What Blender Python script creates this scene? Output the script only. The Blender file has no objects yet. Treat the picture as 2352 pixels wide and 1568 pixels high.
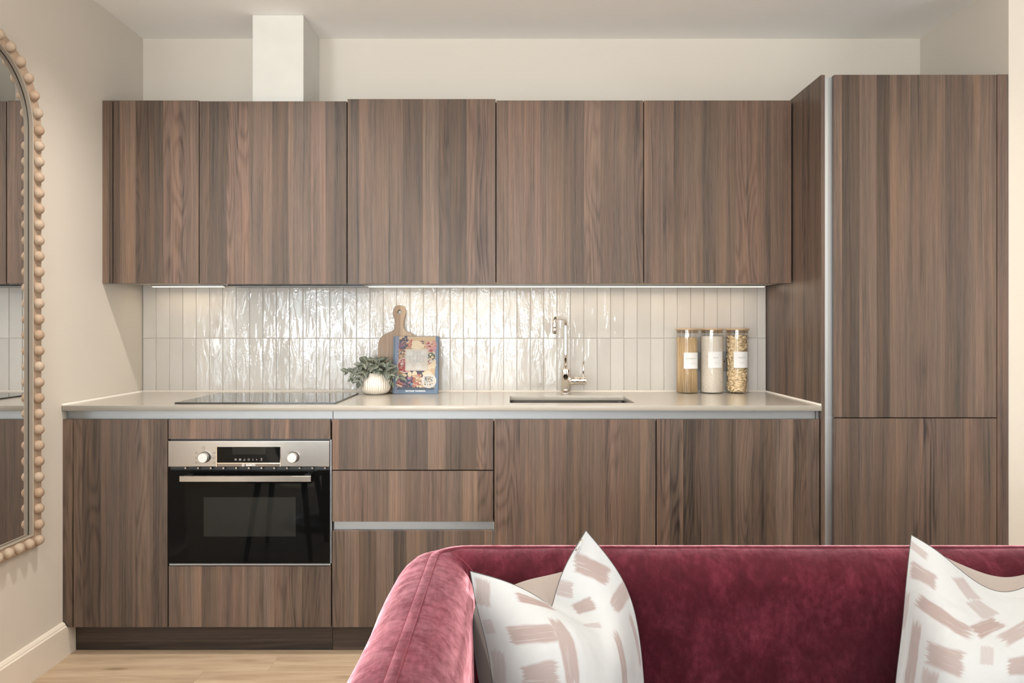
import bpy, bmesh, math, random
from mathutils import Vector, Matrix, Euler
random.seed(7)
S = bpy.context.scene
COL = S.collection
PI = math.pi

# ------------------------------------------------------------------ camera, sky, lights, exposure
CAM_Z = 1.206
F = 1712.0                      # focal length in pixels of the 2352 px frame
cam = bpy.data.cameras.new('camera')
cam.sensor_width = 36.0
cam.lens = 36.0 * F / 2352.0
cam.shift_y = -29.0 / 2352.0
cam.clip_start = 0.05
co = bpy.data.objects.new('camera', cam)
COL.objects.link(co)
co.location = (0, 0, CAM_Z)
co.rotation_euler = (PI / 2, 0, 0)
S.camera = co

S.view_settings.view_transform = 'Standard'
S.view_settings.look = 'None'
S.view_settings.exposure = -0.17
S.view_settings.gamma = 1.0
S.view_settings.use_curve_mapping = False
S.cycles.max_bounces = 10
S.cycles.diffuse_bounces = 5
S.cycles.glossy_bounces = 5
S.cycles.transmission_bounces = 8
S.cycles.transparent_max_bounces = 24
S.cycles.caustics_reflective = False
S.cycles.caustics_refractive = False
S.cycles.sample_clamp_indirect = 4.0
S.cycles.blur_glossy = 0.6

W = bpy.data.worlds.new('sky')
S.world = W
W.use_nodes = True
bg = W.node_tree.nodes['Background']
bg.inputs[0].default_value = (0.80, 0.90, 1.0, 1)
bg.inputs[1].default_value = 1.2

def light(kind, name, loc, rot, energy, color, **kw):
    l = bpy.data.lights.new(name, kind)
    l.energy = energy
    l.color = color
    for k, v in kw.items():
        setattr(l, k, v)
    o = bpy.data.objects.new(name, l)
    o.location = loc
    o.rotation_euler = rot
    COL.objects.link(o)
    return o

REAR_Y = -2.4
DAY = (0.84, 0.94, 1.0)
WARM = (1.0, 0.94, 0.87)
WINDOWS = [(-2.75, -1.72), (-1.10, 0.24)]     # openings in the rear wall (x0, x1)
WIN_Z = (0.10, 2.20)
for i, (a, b) in enumerate(WINDOWS):
    e = (48, 60)[i]
    light('AREA', 'daylight_and_fill', ((a + b) / 2, REAR_Y + 0.02, sum(WIN_Z) / 2), (PI / 2, 0, 0), e, DAY,
          shape='RECTANGLE', size=(b - a) - 0.1, size_y=WIN_Z[1] - WIN_Z[0] - 0.1)
light('AREA', 'daylight_and_fill', (4.0 - 0.02, -0.4, 1.25), (PI / 2, 0, PI / 2), 28, DAY, shape='RECTANGLE', size=2.3, size_y=2.1)  # lamp of the added side window, put in to brighten the left wall
# added upward fill lamps at the windows, put in to brighten the ceiling
for i, (a, b) in enumerate(WINDOWS):
    light('AREA', 'ceiling_fill', ((a + b) / 2, REAR_Y + 0.04, 1.15), (PI / 2 + math.radians(76), 0, 0), (120, 140)[i], (0.96, 0.98, 1.0), shape='RECTANGLE', size=(b - a) - 0.1, size_y=1.2)
light('AREA', 'ceiling_fill', (4.0 - 0.04, -0.4, 1.15), (PI / 2 + math.radians(76), 0, PI / 2), 60, (0.96, 0.98, 1.0), shape='RECTANGLE', size=2.3, size_y=1.2)
light('SUN', 'sun', (0, 0, 6), Vector((0.42, 1.0, -0.95)).to_track_quat('-Z', 'Y').to_euler(), 10.0, (1.0, 0.95, 0.88), angle=0.01)
SPOTS = [(-0.95, 2.30), (0.40, 2.30), (1.68, 1.95), (-0.95, 0.90), (0.40, 1.25), (1.55, 1.25)]
for i, (x, y) in enumerate(SPOTS):
    light('SPOT', 'downlight_beam', (x, y, 2.485), (0, 0, 0), (90, 46, 26, 60, 95, 40)[i], WARM if i != 2 else (1.0, 0.80, 0.60),
          spot_size=math.radians(140), spot_blend=0.9, shadow_soft_size=0.03)

# ------------------------------------------------------------------ helpers
def mat_out(name):
    m = bpy.data.materials.new(name)
    m.use_nodes = True
    nt = m.node_tree
    return m, nt, nt.nodes['Principled BSDF']

def N(nt, typ, ins=None, **props):
    n = nt.nodes.new(typ)
    for k, v in props.items():
        setattr(n, k, v)
    for k, v in (ins or {}).items():
        s = n.inputs[k]
        if hasattr(v, 'is_output'):
            nt.links.new(v, s)
        else:
            s.default_value = v
    return n

def M2(nt, op, a, b=None, c=None, clamp=False):
    ins = {0: a}
    if b is not None: ins[1] = b
    if c is not None: ins[2] = c
    n = N(nt, 'ShaderNodeMath', ins, operation=op)
    n.use_clamp = clamp
    return n.outputs[0]

def ramp(nt, fac, stops, interp='LINEAR'):
    n = N(nt, 'ShaderNodeValToRGB', {0: fac})
    cr = n.color_ramp
    cr.interpolation = interp
    while len(cr.elements) < len(stops):
        cr.elements.new(0.5)
    for e, (p, c) in zip(cr.elements, stops):
        e.position = p
        e.color = c if len(c) == 4 else (*c, 1)
    return n.outputs[0]

def mixc(nt, fac, a, b, blend='MIX'):
    n = N(nt, 'ShaderNodeMix', data_type='RGBA', blend_type=blend)
    for k, v in ((0, fac), (6, a), (7, b)):
        if hasattr(v, 'is_output'):
            nt.links.new(v, n.inputs[k])
        else:
            n.inputs[k].default_value = v if not isinstance(v, tuple) or len(v) == 4 else (*v, 1)
    return n.outputs[2]

def smooth(nt, x, lo, hi):
    n = N(nt, 'ShaderNodeMapRange', {0: x, 1: lo, 2: hi, 3: 0.0, 4: 1.0}, interpolation_type='SMOOTHSTEP')
    return n.outputs[0]

def noise(nt, vec, scale, detail=3, rough=0.55, dist=0.0):
    return N(nt, 'ShaderNodeTexNoise', {'Vector': vec, 'Scale': scale, 'Detail': detail, 'Roughness': rough, 'Distortion': dist})

def vscale(nt, vec, sx, sy, sz):
    return N(nt, 'ShaderNodeVectorMath', {0: vec, 1: (sx, sy, sz)}, operation='MULTIPLY').outputs[0]

def bump(nt, h, strength, dist, b):
    n = N(nt, 'ShaderNodeBump', {'Strength': strength, 'Distance': dist, 'Height': h})
    nt.links.new(n.outputs[0], b.inputs['Normal'])
    return n

def simple(name, col, rough=0.5, metal=0.0, spec=0.5, **kw):
    m, nt, b = mat_out(name)
    b.inputs['Base Color'].default_value = (*col, 1)
    b.inputs['Roughness'].default_value = rough
    b.inputs['Metallic'].default_value = metal
    b.inputs['Specular IOR Level'].default_value = spec
    for k, v in kw.items():
        b.inputs[k.replace('_', ' ')].default_value = v
    # a trace of unevenness so that no surface is perfectly flat in tone
    tc = N(nt, 'ShaderNodeTexCoord').outputs['Object']
    nz = noise(nt, tc, 9, 3)
    c = mixc(nt, nz.outputs[0], tuple(x * 0.94 for x in col), tuple(min(1, x * 1.05) for x in col))
    nt.links.new(c, b.inputs['Base Color'])
    return m

def emit(name, col, strength):
    m, nt, b = mat_out(name)
    b.inputs['Base Color'].default_value = (*col, 1)
    b.inputs['Emission Color'].default_value = (*col, 1)
    b.inputs['Emission Strength'].default_value = strength
    return m

# ------------------------------------------------------------------ materials
def wall_paint(name, col):
    m, nt, b = mat_out(name)
    tc = N(nt, 'ShaderNodeTexCoord').outputs['Object']
    n1 = noise(nt, tc, 1.3, 3)
    c = mixc(nt, n1.outputs[0], tuple(x * 0.97 for x in col), tuple(x * 1.02 for x in col))
    nt.links.new(c, b.inputs['Base Color'])
    b.inputs['Roughness'].default_value = 0.85
    b.inputs['Specular IOR Level'].default_value = 0.2
    n2 = noise(nt, tc, 350, 2)
    bump(nt, n2.outputs[0], 0.06, 0.002, b)
    return m

def wood_laminate(name, axis='Z', dark=1.0):
    """grey brown walnut print in staves; the grain runs along axis; each object is offset by its object colour"""
    m, nt, b = mat_out(name)
    tc = N(nt, 'ShaderNodeTexCoord').outputs['Object']
    oi = N(nt, 'ShaderNodeObjectInfo')
    off = N(nt, 'ShaderNodeVectorMath', {0: oi.outputs['Color'], 1: (7.0, 7.0, 7.0)}, operation='MULTIPLY').outputs[0]
    sp = N(nt, 'ShaderNodeSeparateXYZ', {0: tc})
    so = N(nt, 'ShaderNodeSeparateXYZ', {0: off})
    if axis == 'Z':       # u across (x plus y so that side panels are patterned too), v along
        u = M2(nt, 'ADD', sp.outputs[0], sp.outputs[1]); v = sp.outputs[2]
    else:
        u = M2(nt, 'ADD', sp.outputs[2], sp.outputs[1]); v = sp.outputs[0]
    u = M2(nt, 'ADD', u, so.outputs[0]); v = M2(nt, 'ADD', v, so.outputs[1])
    P = N(nt, 'ShaderNodeCombineXYZ', {0: u, 1: v, 2: so.outputs[2]}).outputs[0]
    # slow sideways drift of the grain
    dr = noise(nt, vscale(nt, P, 3.0, 1.1, 1), 1.0, 2).outputs[0]
    ud = M2(nt, 'ADD', u, M2(nt, 'MULTIPLY', M2(nt, 'SUBTRACT', dr, 0.5), 0.030))
    Pd = N(nt, 'ShaderNodeCombineXYZ', {0: ud, 1: v, 2: so.outputs[2]}).outputs[0]
    # staves: irregular 1D cells with straight borders
    vo = N(nt, 'ShaderNodeTexVoronoi', {'W': u, 'Scale': 15.5, 'Randomness': 1.0}, voronoi_dimensions='1D')
    sc = N(nt, 'ShaderNodeSeparateColor', {0: vo.outputs['Color']})
    r1, r2, r3 = sc.outputs[0], sc.outputs[1], sc.outputs[2]
    # each stave carries its own grain
    zs = M2(nt, 'MULTIPLY', r3, 13.0)
    Ps = N(nt, 'ShaderNodeCombineXYZ', {0: ud, 1: M2(nt, 'ADD', v, M2(nt, 'MULTIPLY', r2, 9.0)), 2: zs}).outputs[0]
    cloud = noise(nt, vscale(nt, Ps, 30, 0.85, 1), 1.0, 5, 0.62).outputs[0]
    streak = noise(nt, vscale(nt, Ps, 170, 1.3, 1), 1.0, 4, 0.6).outputs[0]
    fine = noise(nt, vscale(nt, Pd, 620, 14, 1), 1.0, 2, 0.6).outputs[0]
    # cathedral figure: level lines of a stretched noise, only in some staves
    hill = noise(nt, vscale(nt, Ps, 11, 1.15, 1), 1.0, 1.2, 0.5, 0.2).outputs[0]
    ring = M2(nt, 'SINE', M2(nt, 'MULTIPLY', hill, 105.0))
    ring = M2(nt, 'POWER', M2(nt, 'MULTIPLY_ADD', ring, 0.5, 0.5), 2.0)
    fig = smooth(nt, r2, 0.70, 0.80)
    # knots
    kv = N(nt, 'ShaderNodeTexVoronoi', {'Vector': vscale(nt, Ps, 7.5, 2.6, 0.3), 'Scale': 1.0, 'Randomness': 1.0})
    kd = kv.outputs['Distance']
    knot = M2(nt, 'SUBTRACT', 1.0, smooth(nt, kd, 0.03, 0.11))
    halo = M2(nt, 'SUBTRACT', 1.0, smooth(nt, kd, 0.05, 0.35))
    khue = N(nt, 'ShaderNodeSeparateColor', {0: kv.outputs['Color']}).outputs[0]
    kmask = smooth(nt, khue, 0.60, 0.66)
    knot = M2(nt, 'MULTIPLY', knot, kmask)
    halo = M2(nt, 'MULTIPLY', halo, kmask)
    base = ramp(nt, r1, [(0.0, (0.0704, 0.0464, 0.0315)), (0.14, (0.1056, 0.0688, 0.0472)), (0.28, (0.132, 0.0848, 0.0579)), (0.42, (0.095, 0.0624, 0.0436)), (0.56, (0.1426, 0.0864, 0.0601)), (0.7, (0.1637, 0.1048, 0.0715)), (0.86, (0.1214, 0.0784, 0.0551)), (1.0, (0.1514, 0.0912, 0.0643))])
    tone = M2(nt, 'MULTIPLY_ADD', M2(nt, 'SUBTRACT', cloud, 0.5), 2.0, 1.04)
    tone = M2(nt, 'ADD', tone, M2(nt, 'MULTIPLY', M2(nt, 'SUBTRACT', streak, 0.5), 1.0))
    tone = M2(nt, 'ADD', tone, M2(nt, 'MULTIPLY', M2(nt, 'SUBTRACT', fine, 0.5), 0.8))
    tone = M2(nt, 'SUBTRACT', tone, M2(nt, 'MULTIPLY', M2(nt, 'MULTIPLY', ring, fig), 0.30))
    tone = M2(nt, 'SUBTRACT', tone, M2(nt, 'MULTIPLY', halo, 0.22))
    tone = M2(nt, 'SUBTRACT', tone, M2(nt, 'MULTIPLY', knot, 0.45))
    smoke = noise(nt, vscale(nt, Ps, 12, 1.0, 1), 1.0, 4, 0.6).outputs[0]
    tone = M2(nt, 'SUBTRACT', tone, M2(nt, 'MULTIPLY', smooth(nt, smoke, 0.52, 0.74), 0.34))
    # thin dark mineral lines
    ml = noise(nt, vscale(nt, Ps, 75, 0.9, 1), 1.0, 3, 0.7).outputs[0]
    tone = M2(nt, 'SUBTRACT', tone, M2(nt, 'MULTIPLY', smooth(nt, ml, 0.62, 0.74), 0.42))
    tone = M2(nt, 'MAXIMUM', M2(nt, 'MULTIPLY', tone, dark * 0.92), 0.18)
    tv = N(nt, 'ShaderNodeCombineXYZ', {0: tone, 1: tone, 2: tone}).outputs[0]
    col = N(nt, 'ShaderNodeVectorMath', {0: base, 1: tv}, operation='MULTIPLY').outputs[0]
    # greyer where dark
    hs = N(nt, 'ShaderNodeHueSaturation', {'Saturation': M2(nt, 'MULTIPLY_ADD', cloud, 0.8, 0.50), 'Color': col})
    nt.links.new(hs.outputs[0], b.inputs['Base Color'])
    b.inputs['Roughness'].default_value = 0.42
    b.inputs['Specular IOR Level'].default_value = 0.28
    bump(nt, fine, 0.08, 0.001, b)
    return m

def oak_floor(name):
    m, nt, b = mat_out(name)
    tc = N(nt, 'ShaderNodeTexCoord').outputs['Object']
    oi = N(nt, 'ShaderNodeObjectInfo')
    off = N(nt, 'ShaderNodeVectorMath', {0: oi.outputs['Color'], 1: (9.0, 9.0, 9.0)}, operation='MULTIPLY').outputs[0]
    P = N(nt, 'ShaderNodeVectorMath', {0: tc, 1: off}, operation='ADD').outputs[0]
    c1 = noise(nt, vscale(nt, P, 2.2, 22, 1), 1.0, 5, 0.6, 0.3).outputs[0]
    c2 = noise(nt, vscale(nt, P, 12, 260, 1), 1.0, 3).outputs[0]
    hill = noise(nt, vscale(nt, P, 1.6, 9, 1), 1.0, 1.5, 0.5, 0.4).outputs[0]
    ring = M2(nt, 'MULTIPLY_ADD', M2(nt, 'SINE', M2(nt, 'MULTIPLY', hill, 90)), 0.5, 0.5)
    f = M2(nt, 'ADD', M2(nt, 'MULTIPLY', c1, 0.75), M2(nt, 'MULTIPLY', c2, 0.25))
    col = ramp(nt, f, [(0.25, (0.25, 0.172, 0.108)), (0.43, (0.395, 0.288, 0.192)), (0.58, (0.485, 0.368, 0.252)), (0.8, (0.56, 0.44, 0.315))])
    col = mixc(nt, M2(nt, 'MULTIPLY', ring, 0.16), col, (0.40, 0.28, 0.18))
    kv = N(nt, 'ShaderNodeTexVoronoi', {'Vector': vscale(nt, P, 2.6, 8.5, 1), 'Scale': 1.0})
    kn = M2(nt, 'SUBTRACT', 1.0, smooth(nt, kv.outputs['Distance'], 0.03, 0.16))
    km = smooth(nt, N(nt, 'ShaderNodeSeparateColor', {0: kv.outputs['Color']}).outputs[1], 0.5, 0.6)
    col = mixc(nt, M2(nt, 'MULTIPLY', M2(nt, 'MULTIPLY', kn, km), 0.65), col, (0.16, 0.10, 0.06))
    nt.links.new(col, b.inputs['Base Color'])
    b.inputs['Roughness'].default_value = 0.55
    b.inputs['Specular IOR Level'].default_value = 0.3
    bump(nt, c2, 0.1, 0.001, b)
    return m

def tile_glaze(name):
    m, nt, b = mat_out(name)
    tc = N(nt, 'ShaderNodeTexCoord').outputs['Object']
    oi = N(nt, 'ShaderNodeObjectInfo')
    off = N(nt, 'ShaderNodeVectorMath', {0: oi.outputs['Color'], 1: (11.0, 11.0, 11.0)}, operation='MULTIPLY').outputs[0]
    P = N(nt, 'ShaderNodeVectorMath', {0: tc, 1: off}, operation='ADD').outputs[0]
    c = noise(nt, vscale(nt, P, 8, 8, 4), 1.0, 4, 0.6).outputs[0]
    so = N(nt, 'ShaderNodeSeparateColor', {0: oi.outputs['Color']})
    f = M2(nt, 'ADD', M2(nt, 'MULTIPLY', c, 0.6), M2(nt, 'MULTIPLY', so.outputs[0], 0.4))
    col = ramp(nt, f, [(0.25, (0.53, 0.495, 0.45)), (0.5, (0.575, 0.54, 0.495)), (0.75, (0.62, 0.585, 0.535))])
    pit = noise(nt, vscale(nt, P, 90, 90, 220), 1.0, 2).outputs[0]
    col = mixc(nt, M2(nt, 'MULTIPLY', smooth(nt, pit, 0.74, 0.80), 0.35), col, (0.40, 0.35, 0.30))
    nt.links.new(col, b.inputs['Base Color'])
    b.inputs['Roughness'].default_value = 0.5
    b.inputs['Specular IOR Level'].default_value = 0.0
    b.inputs['Coat Weight'].default_value = 1.0
    b.inputs['Coat IOR'].default_value = 1.48
    b.inputs['Coat Roughness'].default_value = 0.02
    h1 = noise(nt, vscale(nt, P, 26, 26, 6), 1.0, 2, 0.5, 0.6).outputs[0]
    h2 = noise(nt, vscale(nt, P, 130, 130, 75), 1.0, 2, 0.5).outputs[0]
    amt = smooth(nt, noise(nt, vscale(nt, P, 20, 20, 9), 1.0, 2).outputs[0], 0.35, 0.65)
    h = M2(nt, 'ADD', h1, M2(nt, 'MULTIPLY', h2, M2(nt, 'MULTIPLY_ADD', amt, 0.20, 0.02)))
    n = N(nt, 'ShaderNodeBump', {'Strength': 0.70, 'Distance': 0.0044, 'Height': h})
    nt.links.new(n.outputs[0], b.inputs['Coat Normal'])
    return m

def brushed(name, col, rough, axis='X', aniso=0.5):
    m, nt, b = mat_out(name)
    tc = N(nt, 'ShaderNodeTexCoord').outputs['Object']
    s = {'X': (4, 900, 900), 'Z': (900, 900, 4)}[axis]
    n = noise(nt, vscale(nt, tc, *s), 1.0, 2).outputs[0]
    c = mixc(nt, n, tuple(x * 0.93 for x in col), tuple(min(1, x * 1.06) for x in col))
    nt.links.new(c, b.inputs['Base Color'])
    b.inputs['Metallic'].default_value = 1.0
    r = M2(nt, 'MULTIPLY_ADD', n, 0.12, rough - 0.06)
    nt.links.new(r, b.inputs['Roughness'])
    return m

def thin_glass(name, tint=(0.97, 0.98, 0.97), refl=1.0):
    m = bpy.data.materials.new(name)
    m.use_nodes = True
    nt = m.node_tree
    nt.nodes.clear()
    out = nt.nodes.new('ShaderNodeOutputMaterial')
    tr = N(nt, 'ShaderNodeBsdfTransparent', {0: (*tint, 1)})
    gl = N(nt, 'ShaderNodeBsdfGlossy', {'Color': (1, 1, 1, 1), 'Roughness': 0.03})
    fc = N(nt, 'ShaderNodeLayerWeight', {0: 0.5}).outputs['Facing']
    fr = M2(nt, 'MULTIPLY_ADD', M2(nt, 'POWER', fc, 5.0), 0.92, 0.04)
    mx = N(nt, 'ShaderNodeMixShader', {0: M2(nt, 'MULTIPLY', fr, refl, clamp=True), 1: tr.outputs[0], 2: gl.outputs[0]})
    nt.links.new(mx.outputs[0], out.inputs[0])
    return m

def velvet(name):
    m, nt, b = mat_out(name)
    tc = N(nt, 'ShaderNodeTexCoord').outputs['Object']
    n1 = noise(nt, vscale(nt, tc, 13, 7, 9), 1.0, 5, 0.65, 0.6).outputs[0]
    n2 = noise(nt, vscale(nt, tc, 90, 30, 60), 1.0, 3, 0.6).outputs[0]
    n3 = noise(nt, tc, 900, 2).outputs[0]
    f = M2(nt, 'ADD', M2(nt, 'MULTIPLY', n1, 0.6), M2(nt, 'MULTIPLY', n2, 0.25))
    f = M2(nt, 'ADD', f, M2(nt, 'MULTIPLY', n3, 0.15))
    col = ramp(nt, f, [(0.30, (0.024, 0.002, 0.0045)), (0.48, (0.042, 0.004, 0.008)), (0.60, (0.075, 0.010, 0.018)), (0.74, (0.125, 0.026, 0.038))])
    nt.links.new(col, b.inputs['Base Color'])
    b.inputs['Roughness'].default_value = 0.85
    b.inputs['Specular IOR Level'].default_value = 0.1
    nap = noise(nt, vscale(nt, tc, 20, 34, 26), 1.0, 5, 0.72, 0.5).outputs[0]
    k = M2(nt, 'ADD', M2(nt, 'MULTIPLY', nap, 0.7), M2(nt, 'MULTIPLY', n2, 0.3))
    k = smooth(nt, k, 0.30, 0.68)
    nt.links.new(M2(nt, 'MULTIPLY_ADD', k, 0.55, 0.45), b.inputs['Sheen Weight'])
    b.inputs['Sheen Roughness'].default_value = 0.28
    b.inputs['Sheen Tint'].default_value = (1.0, 0.46, 0.53, 1)
    sh = N(nt, 'ShaderNodeBsdfSheen', {'Roughness': 0.40})
    nt.links.new(mixc(nt, k, (0.30, 0.105, 0.135), (0.88, 0.42, 0.49)), sh.inputs['Color'])
    out = [n for n in nt.nodes if n.type == 'OUTPUT_MATERIAL'][0]
    add = N(nt, 'ShaderNodeAddShader', {0: b.outputs[0], 1: sh.outputs[0]})
    nt.links.new(add.outputs[0], out.inputs[0])
    bump(nt, M2(nt, 'ADD', n2, M2(nt, 'MULTIPLY', n3, 0.6)), 0.2, 0.002, b)
    return m

def dabbed_linen(name, strokes, base=(0.335, 0.343, 0.343), ink=(0.205, 0.148, 0.135)):
    """white linen printed with dry brush dabs; strokes are (u, v, half length, half width, angle, strength) on the cushion's UV"""
    m, nt, b = mat_out(name)
    uv = N(nt, 'ShaderNodeTexCoord').outputs['UV']
    su = N(nt, 'ShaderNodeSeparateXYZ', {0: uv})
    wob = noise(nt, uv, 7.0, 2).outputs[0]
    acc = None
    for i, (cu, cv, hl, hw, ang, st) in enumerate(strokes):
        c, s = math.cos(ang), math.sin(ang)
        du = M2(nt, 'SUBTRACT', su.outputs[0], cu)
        dv = M2(nt, 'SUBTRACT', su.outputs[1], cv)
        a = M2(nt, 'ADD', M2(nt, 'MULTIPLY', du, c), M2(nt, 'MULTIPLY', dv, s))
        t = M2(nt, 'SUBTRACT', M2(nt, 'MULTIPLY', dv, c), M2(nt, 'MULTIPLY', du, s))
        br = noise(nt, N(nt, 'ShaderNodeCombineXYZ', {0: M2(nt, 'MULTIPLY', a, 5.0), 1: M2(nt, 'MULTIPLY', t, 110.0), 2: i * 3.7}).outputs[0], 1.0, 3, 0.6).outputs[0]
        la = M2(nt, 'ADD', M2(nt, 'ABSOLUTE', a), M2(nt, 'MULTIPLY', M2(nt, 'SUBTRACT', br, 0.5), hl * 0.9))
        lt = M2(nt, 'ADD', M2(nt, 'ABSOLUTE', t), M2(nt, 'MULTIPLY', M2(nt, 'SUBTRACT', wob, 0.5), hw * 0.8))
        k = M2(nt, 'MULTIPLY', M2(nt, 'SUBTRACT', 1.0, smooth(nt, la, hl * 0.78, hl * 1.05)),
               M2(nt, 'SUBTRACT', 1.0, smooth(nt, lt, hw * 0.72, hw * 1.08)))
        k = M2(nt, 'MULTIPLY', k, M2(nt, 'MULTIPLY_ADD', smooth(nt, br, 0.28, 0.46), 0.45, 0.55))
        k = M2(nt, 'MULTIPLY', k, st)
        acc = k if acc is None else M2(nt, 'MAXIMUM', acc, k)
    tc = N(nt, 'ShaderNodeTexCoord').outputs['Object']
    weave = noise(nt, tc, 700, 2).outputs[0]
    bc = mixc(nt, weave, tuple(x * 0.95 for x in base), base)
    col = mixc(nt, acc, bc, ink)
    nt.links.new(col, b.inputs['Base Color'])
    b.inputs['Roughness'].default_value = 0.9
    b.inputs['Specular IOR Level'].default_value = 0.15
    b.inputs['Sheen Weight'].default_value = 0.1
    crease = noise(nt, vscale(nt, tc, 9, 9, 5), 1.0, 2, 0.5, 1.2).outputs[0]
    bump(nt, M2(nt, 'ADD', M2(nt, 'MULTIPLY', crease, 12.0), M2(nt, 'MULTIPLY', weave, 0.25)), 0.5, 0.0011, b)
    return m

def stone_top(name):
    m, nt, b = mat_out(name)
    tc = N(nt, 'ShaderNodeTexCoord').outputs['Object']
    n = noise(nt, tc, 260, 3).outputs[0]
    col = mixc(nt, n, (0.385, 0.352, 0.302), (0.425, 0.39, 0.337))
    nt.links.new(col, b.inputs['Base Color'])
    b.inputs['Roughness'].default_value = 0.20
    b.inputs['Specular IOR Level'].default_value = 0.45
    return m

def bleached_wood(name):
    m, nt, b = mat_out(name)
    tc = N(nt, 'ShaderNodeTexCoord').outputs['Object']
    oi = N(nt, 'ShaderNodeObjectInfo')
    n = noise(nt, vscale(nt, tc, 60, 60, 160), 1.0, 4).outputs[0]
    w = noise(nt, tc, 40, 4, 0.6).outputs[0]
    rr = N(nt, 'ShaderNodeSeparateColor', {0: oi.outputs['Color']}).outputs[0]
    f = M2(nt, 'ADD', M2(nt, 'MULTIPLY', n, 0.45), M2(nt, 'MULTIPLY', rr, 0.35))
    f = M2(nt, 'ADD', f, M2(nt, 'MULTIPLY', w, 0.2))
    col = ramp(nt, f, [(0.2, (0.33, 0.205, 0.125)), (0.42, (0.385, 0.27, 0.185)), (0.6, (0.42, 0.32, 0.235)), (0.9, (0.47, 0.385, 0.30))])
    nt.links.new(col, b.inputs['Base Color'])
    b.inputs['Roughness'].default_value = 0.6
    b.inputs['Specular IOR Level'].default_value = 0.25
    bump(nt, n, 0.15, 0.001, b)
    return m

def board_wood(name):
    m, nt, b = mat_out(name)
    tc = N(nt, 'ShaderNodeTexCoord').outputs['Object']
    v = N(nt, 'ShaderNodeSeparateXYZ', {0: tc})
    vo = N(nt, 'ShaderNodeTexVoronoi', {'W': M2(nt, 'ADD', v.outputs[0], 3.37), 'Scale': 22.0}, voronoi_dimensions='1D')
    r = N(nt, 'ShaderNodeSeparateColor', {0: vo.outputs['Color']}).outputs[0]
    n = noise(nt, vscale(nt, tc, 160, 160, 6), 1.0, 4).outputs[0]
    f = M2(nt, 'ADD', M2(nt, 'MULTIPLY', r, 0.6), M2(nt, 'MULTIPLY', n, 0.5))
    col = ramp(nt, f, [(0.2, (0.125, 0.082, 0.055)), (0.45, (0.20, 0.135, 0.092)), (0.7, (0.32, 0.22, 0.148)), (0.92, (0.48, 0.36, 0.25))])
    nt.links.new(col, b.inputs['Base Color'])
    b.inputs['Roughness'].default_value = 0.5
    return m

def leaf_skin(name):
    m, nt, b = mat_out(name)
    tc = N(nt, 'ShaderNodeTexCoord').outputs['Object']
    s = N(nt, 'ShaderNodeSeparateXYZ', {0: tc})
    ax = M2(nt, 'ABSOLUTE', s.outputs[0])
    mid = M2(nt, 'SUBTRACT', 1.0, smooth(nt, ax, 0.0006, 0.0022))
    vein = M2(nt, 'SINE', M2(nt, 'MULTIPLY', M2(nt, 'SUBTRACT', s.outputs[1], M2(nt, 'MULTIPLY', ax, 0.9)), 900))
    vein = M2(nt, 'MULTIPLY', smooth(nt, vein, 0.3, 1.0), 0.5)
    n = noise(nt, tc, 120, 3).outputs[0]
    base = mixc(nt, n, (0.036, 0.046, 0.034), (0.088, 0.102, 0.072))
    col = mixc(nt, M2(nt, 'MULTIPLY', M2(nt, 'MAXIMUM', mid, vein), 0.48, clamp=True), base, (0.42, 0.42, 0.34))
    nt.links.new(col, b.inputs['Base Color'])
    b.inputs['Roughness'].default_value = 0.38
    b.inputs['Specular IOR Level'].default_value = 0.4
    return m

def rice_skin(name):
    m, nt, b = mat_out(name)
    tc = N(nt, 'ShaderNodeTexCoord').outputs['Object']
    vo = N(nt, 'ShaderNodeTexVoronoi', {'Vector': vscale(nt, tc, 520, 520, 640), 'Scale': 1.0})
    col = ramp(nt, vo.outputs['Distance'], [(0.0, (0.86, 0.79, 0.69)), (0.55, (0.78, 0.70, 0.60)), (0.85, (0.52, 0.43, 0.34))])
    nt.links.new(col, b.inputs['Base Color'])
    b.inputs['Roughness'].default_value = 0.7
    bump(nt, M2(nt, 'SUBTRACT', 1.0, vo.outputs['Distance']), 0.5, 0.002, b)
    return m

def oven_glass(name, base):
    m, nt, b = mat_out(name)
    tc = N(nt, 'ShaderNodeTexCoord').outputs['Object']
    n = noise(nt, tc, 3, 2).outputs[0]
    col = mixc(nt, n, tuple(x * 0.9 for x in base), base)
    nt.links.new(col, b.inputs['Base Color'])
    b.inputs['Roughness'].default_value = 0.02
    b.inputs['Specular IOR Level'].default_value = 0.11
    return m

MAT = {}
MAT['wall'] = wall_paint('cream_wall_paint', (0.63, 0.575, 0.50))
MAT['room'] = wall_paint('white_room_paint', (0.86, 0.85, 0.82))
MAT['ceil'] = wall_paint('white_ceiling_paint', (0.94, 0.92, 0.885))
MAT['trim'] = simple('cream_satin_paint', (0.72, 0.645, 0.55), 0.45, spec=0.35)
MAT['duct'] = simple('white_boxing_paint', (0.66, 0.64, 0.585), 0.75, spec=0.2)
MAT['wood'] = wood_laminate('walnut_laminate_upright', 'Z')
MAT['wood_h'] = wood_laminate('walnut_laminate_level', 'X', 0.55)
MAT['carcass'] = simple('gap_shade_board', (0.035, 0.030, 0.027), 0.8)  # coloured dark to put the shade of the door gaps into the board
MAT['carcass_light'] = simple('pale_carcass_board', (0.55, 0.50, 0.44), 0.6)
MAT['alu'] = brushed('anodised_aluminium', (0.335, 0.337, 0.335), 0.50)
MAT['alu_v'] = brushed('anodised_aluminium_upright', (0.55, 0.565, 0.57), 0.50, 'Z')
MAT['steel'] = brushed('brushed_steel', (0.39, 0.355, 0.32), 0.24)
MAT['chrome'] = simple('polished_chrome', (0.86, 0.82, 0.78), 0.05, 1.0)
MAT['stone'] = stone_top('cream_quartz')
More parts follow.
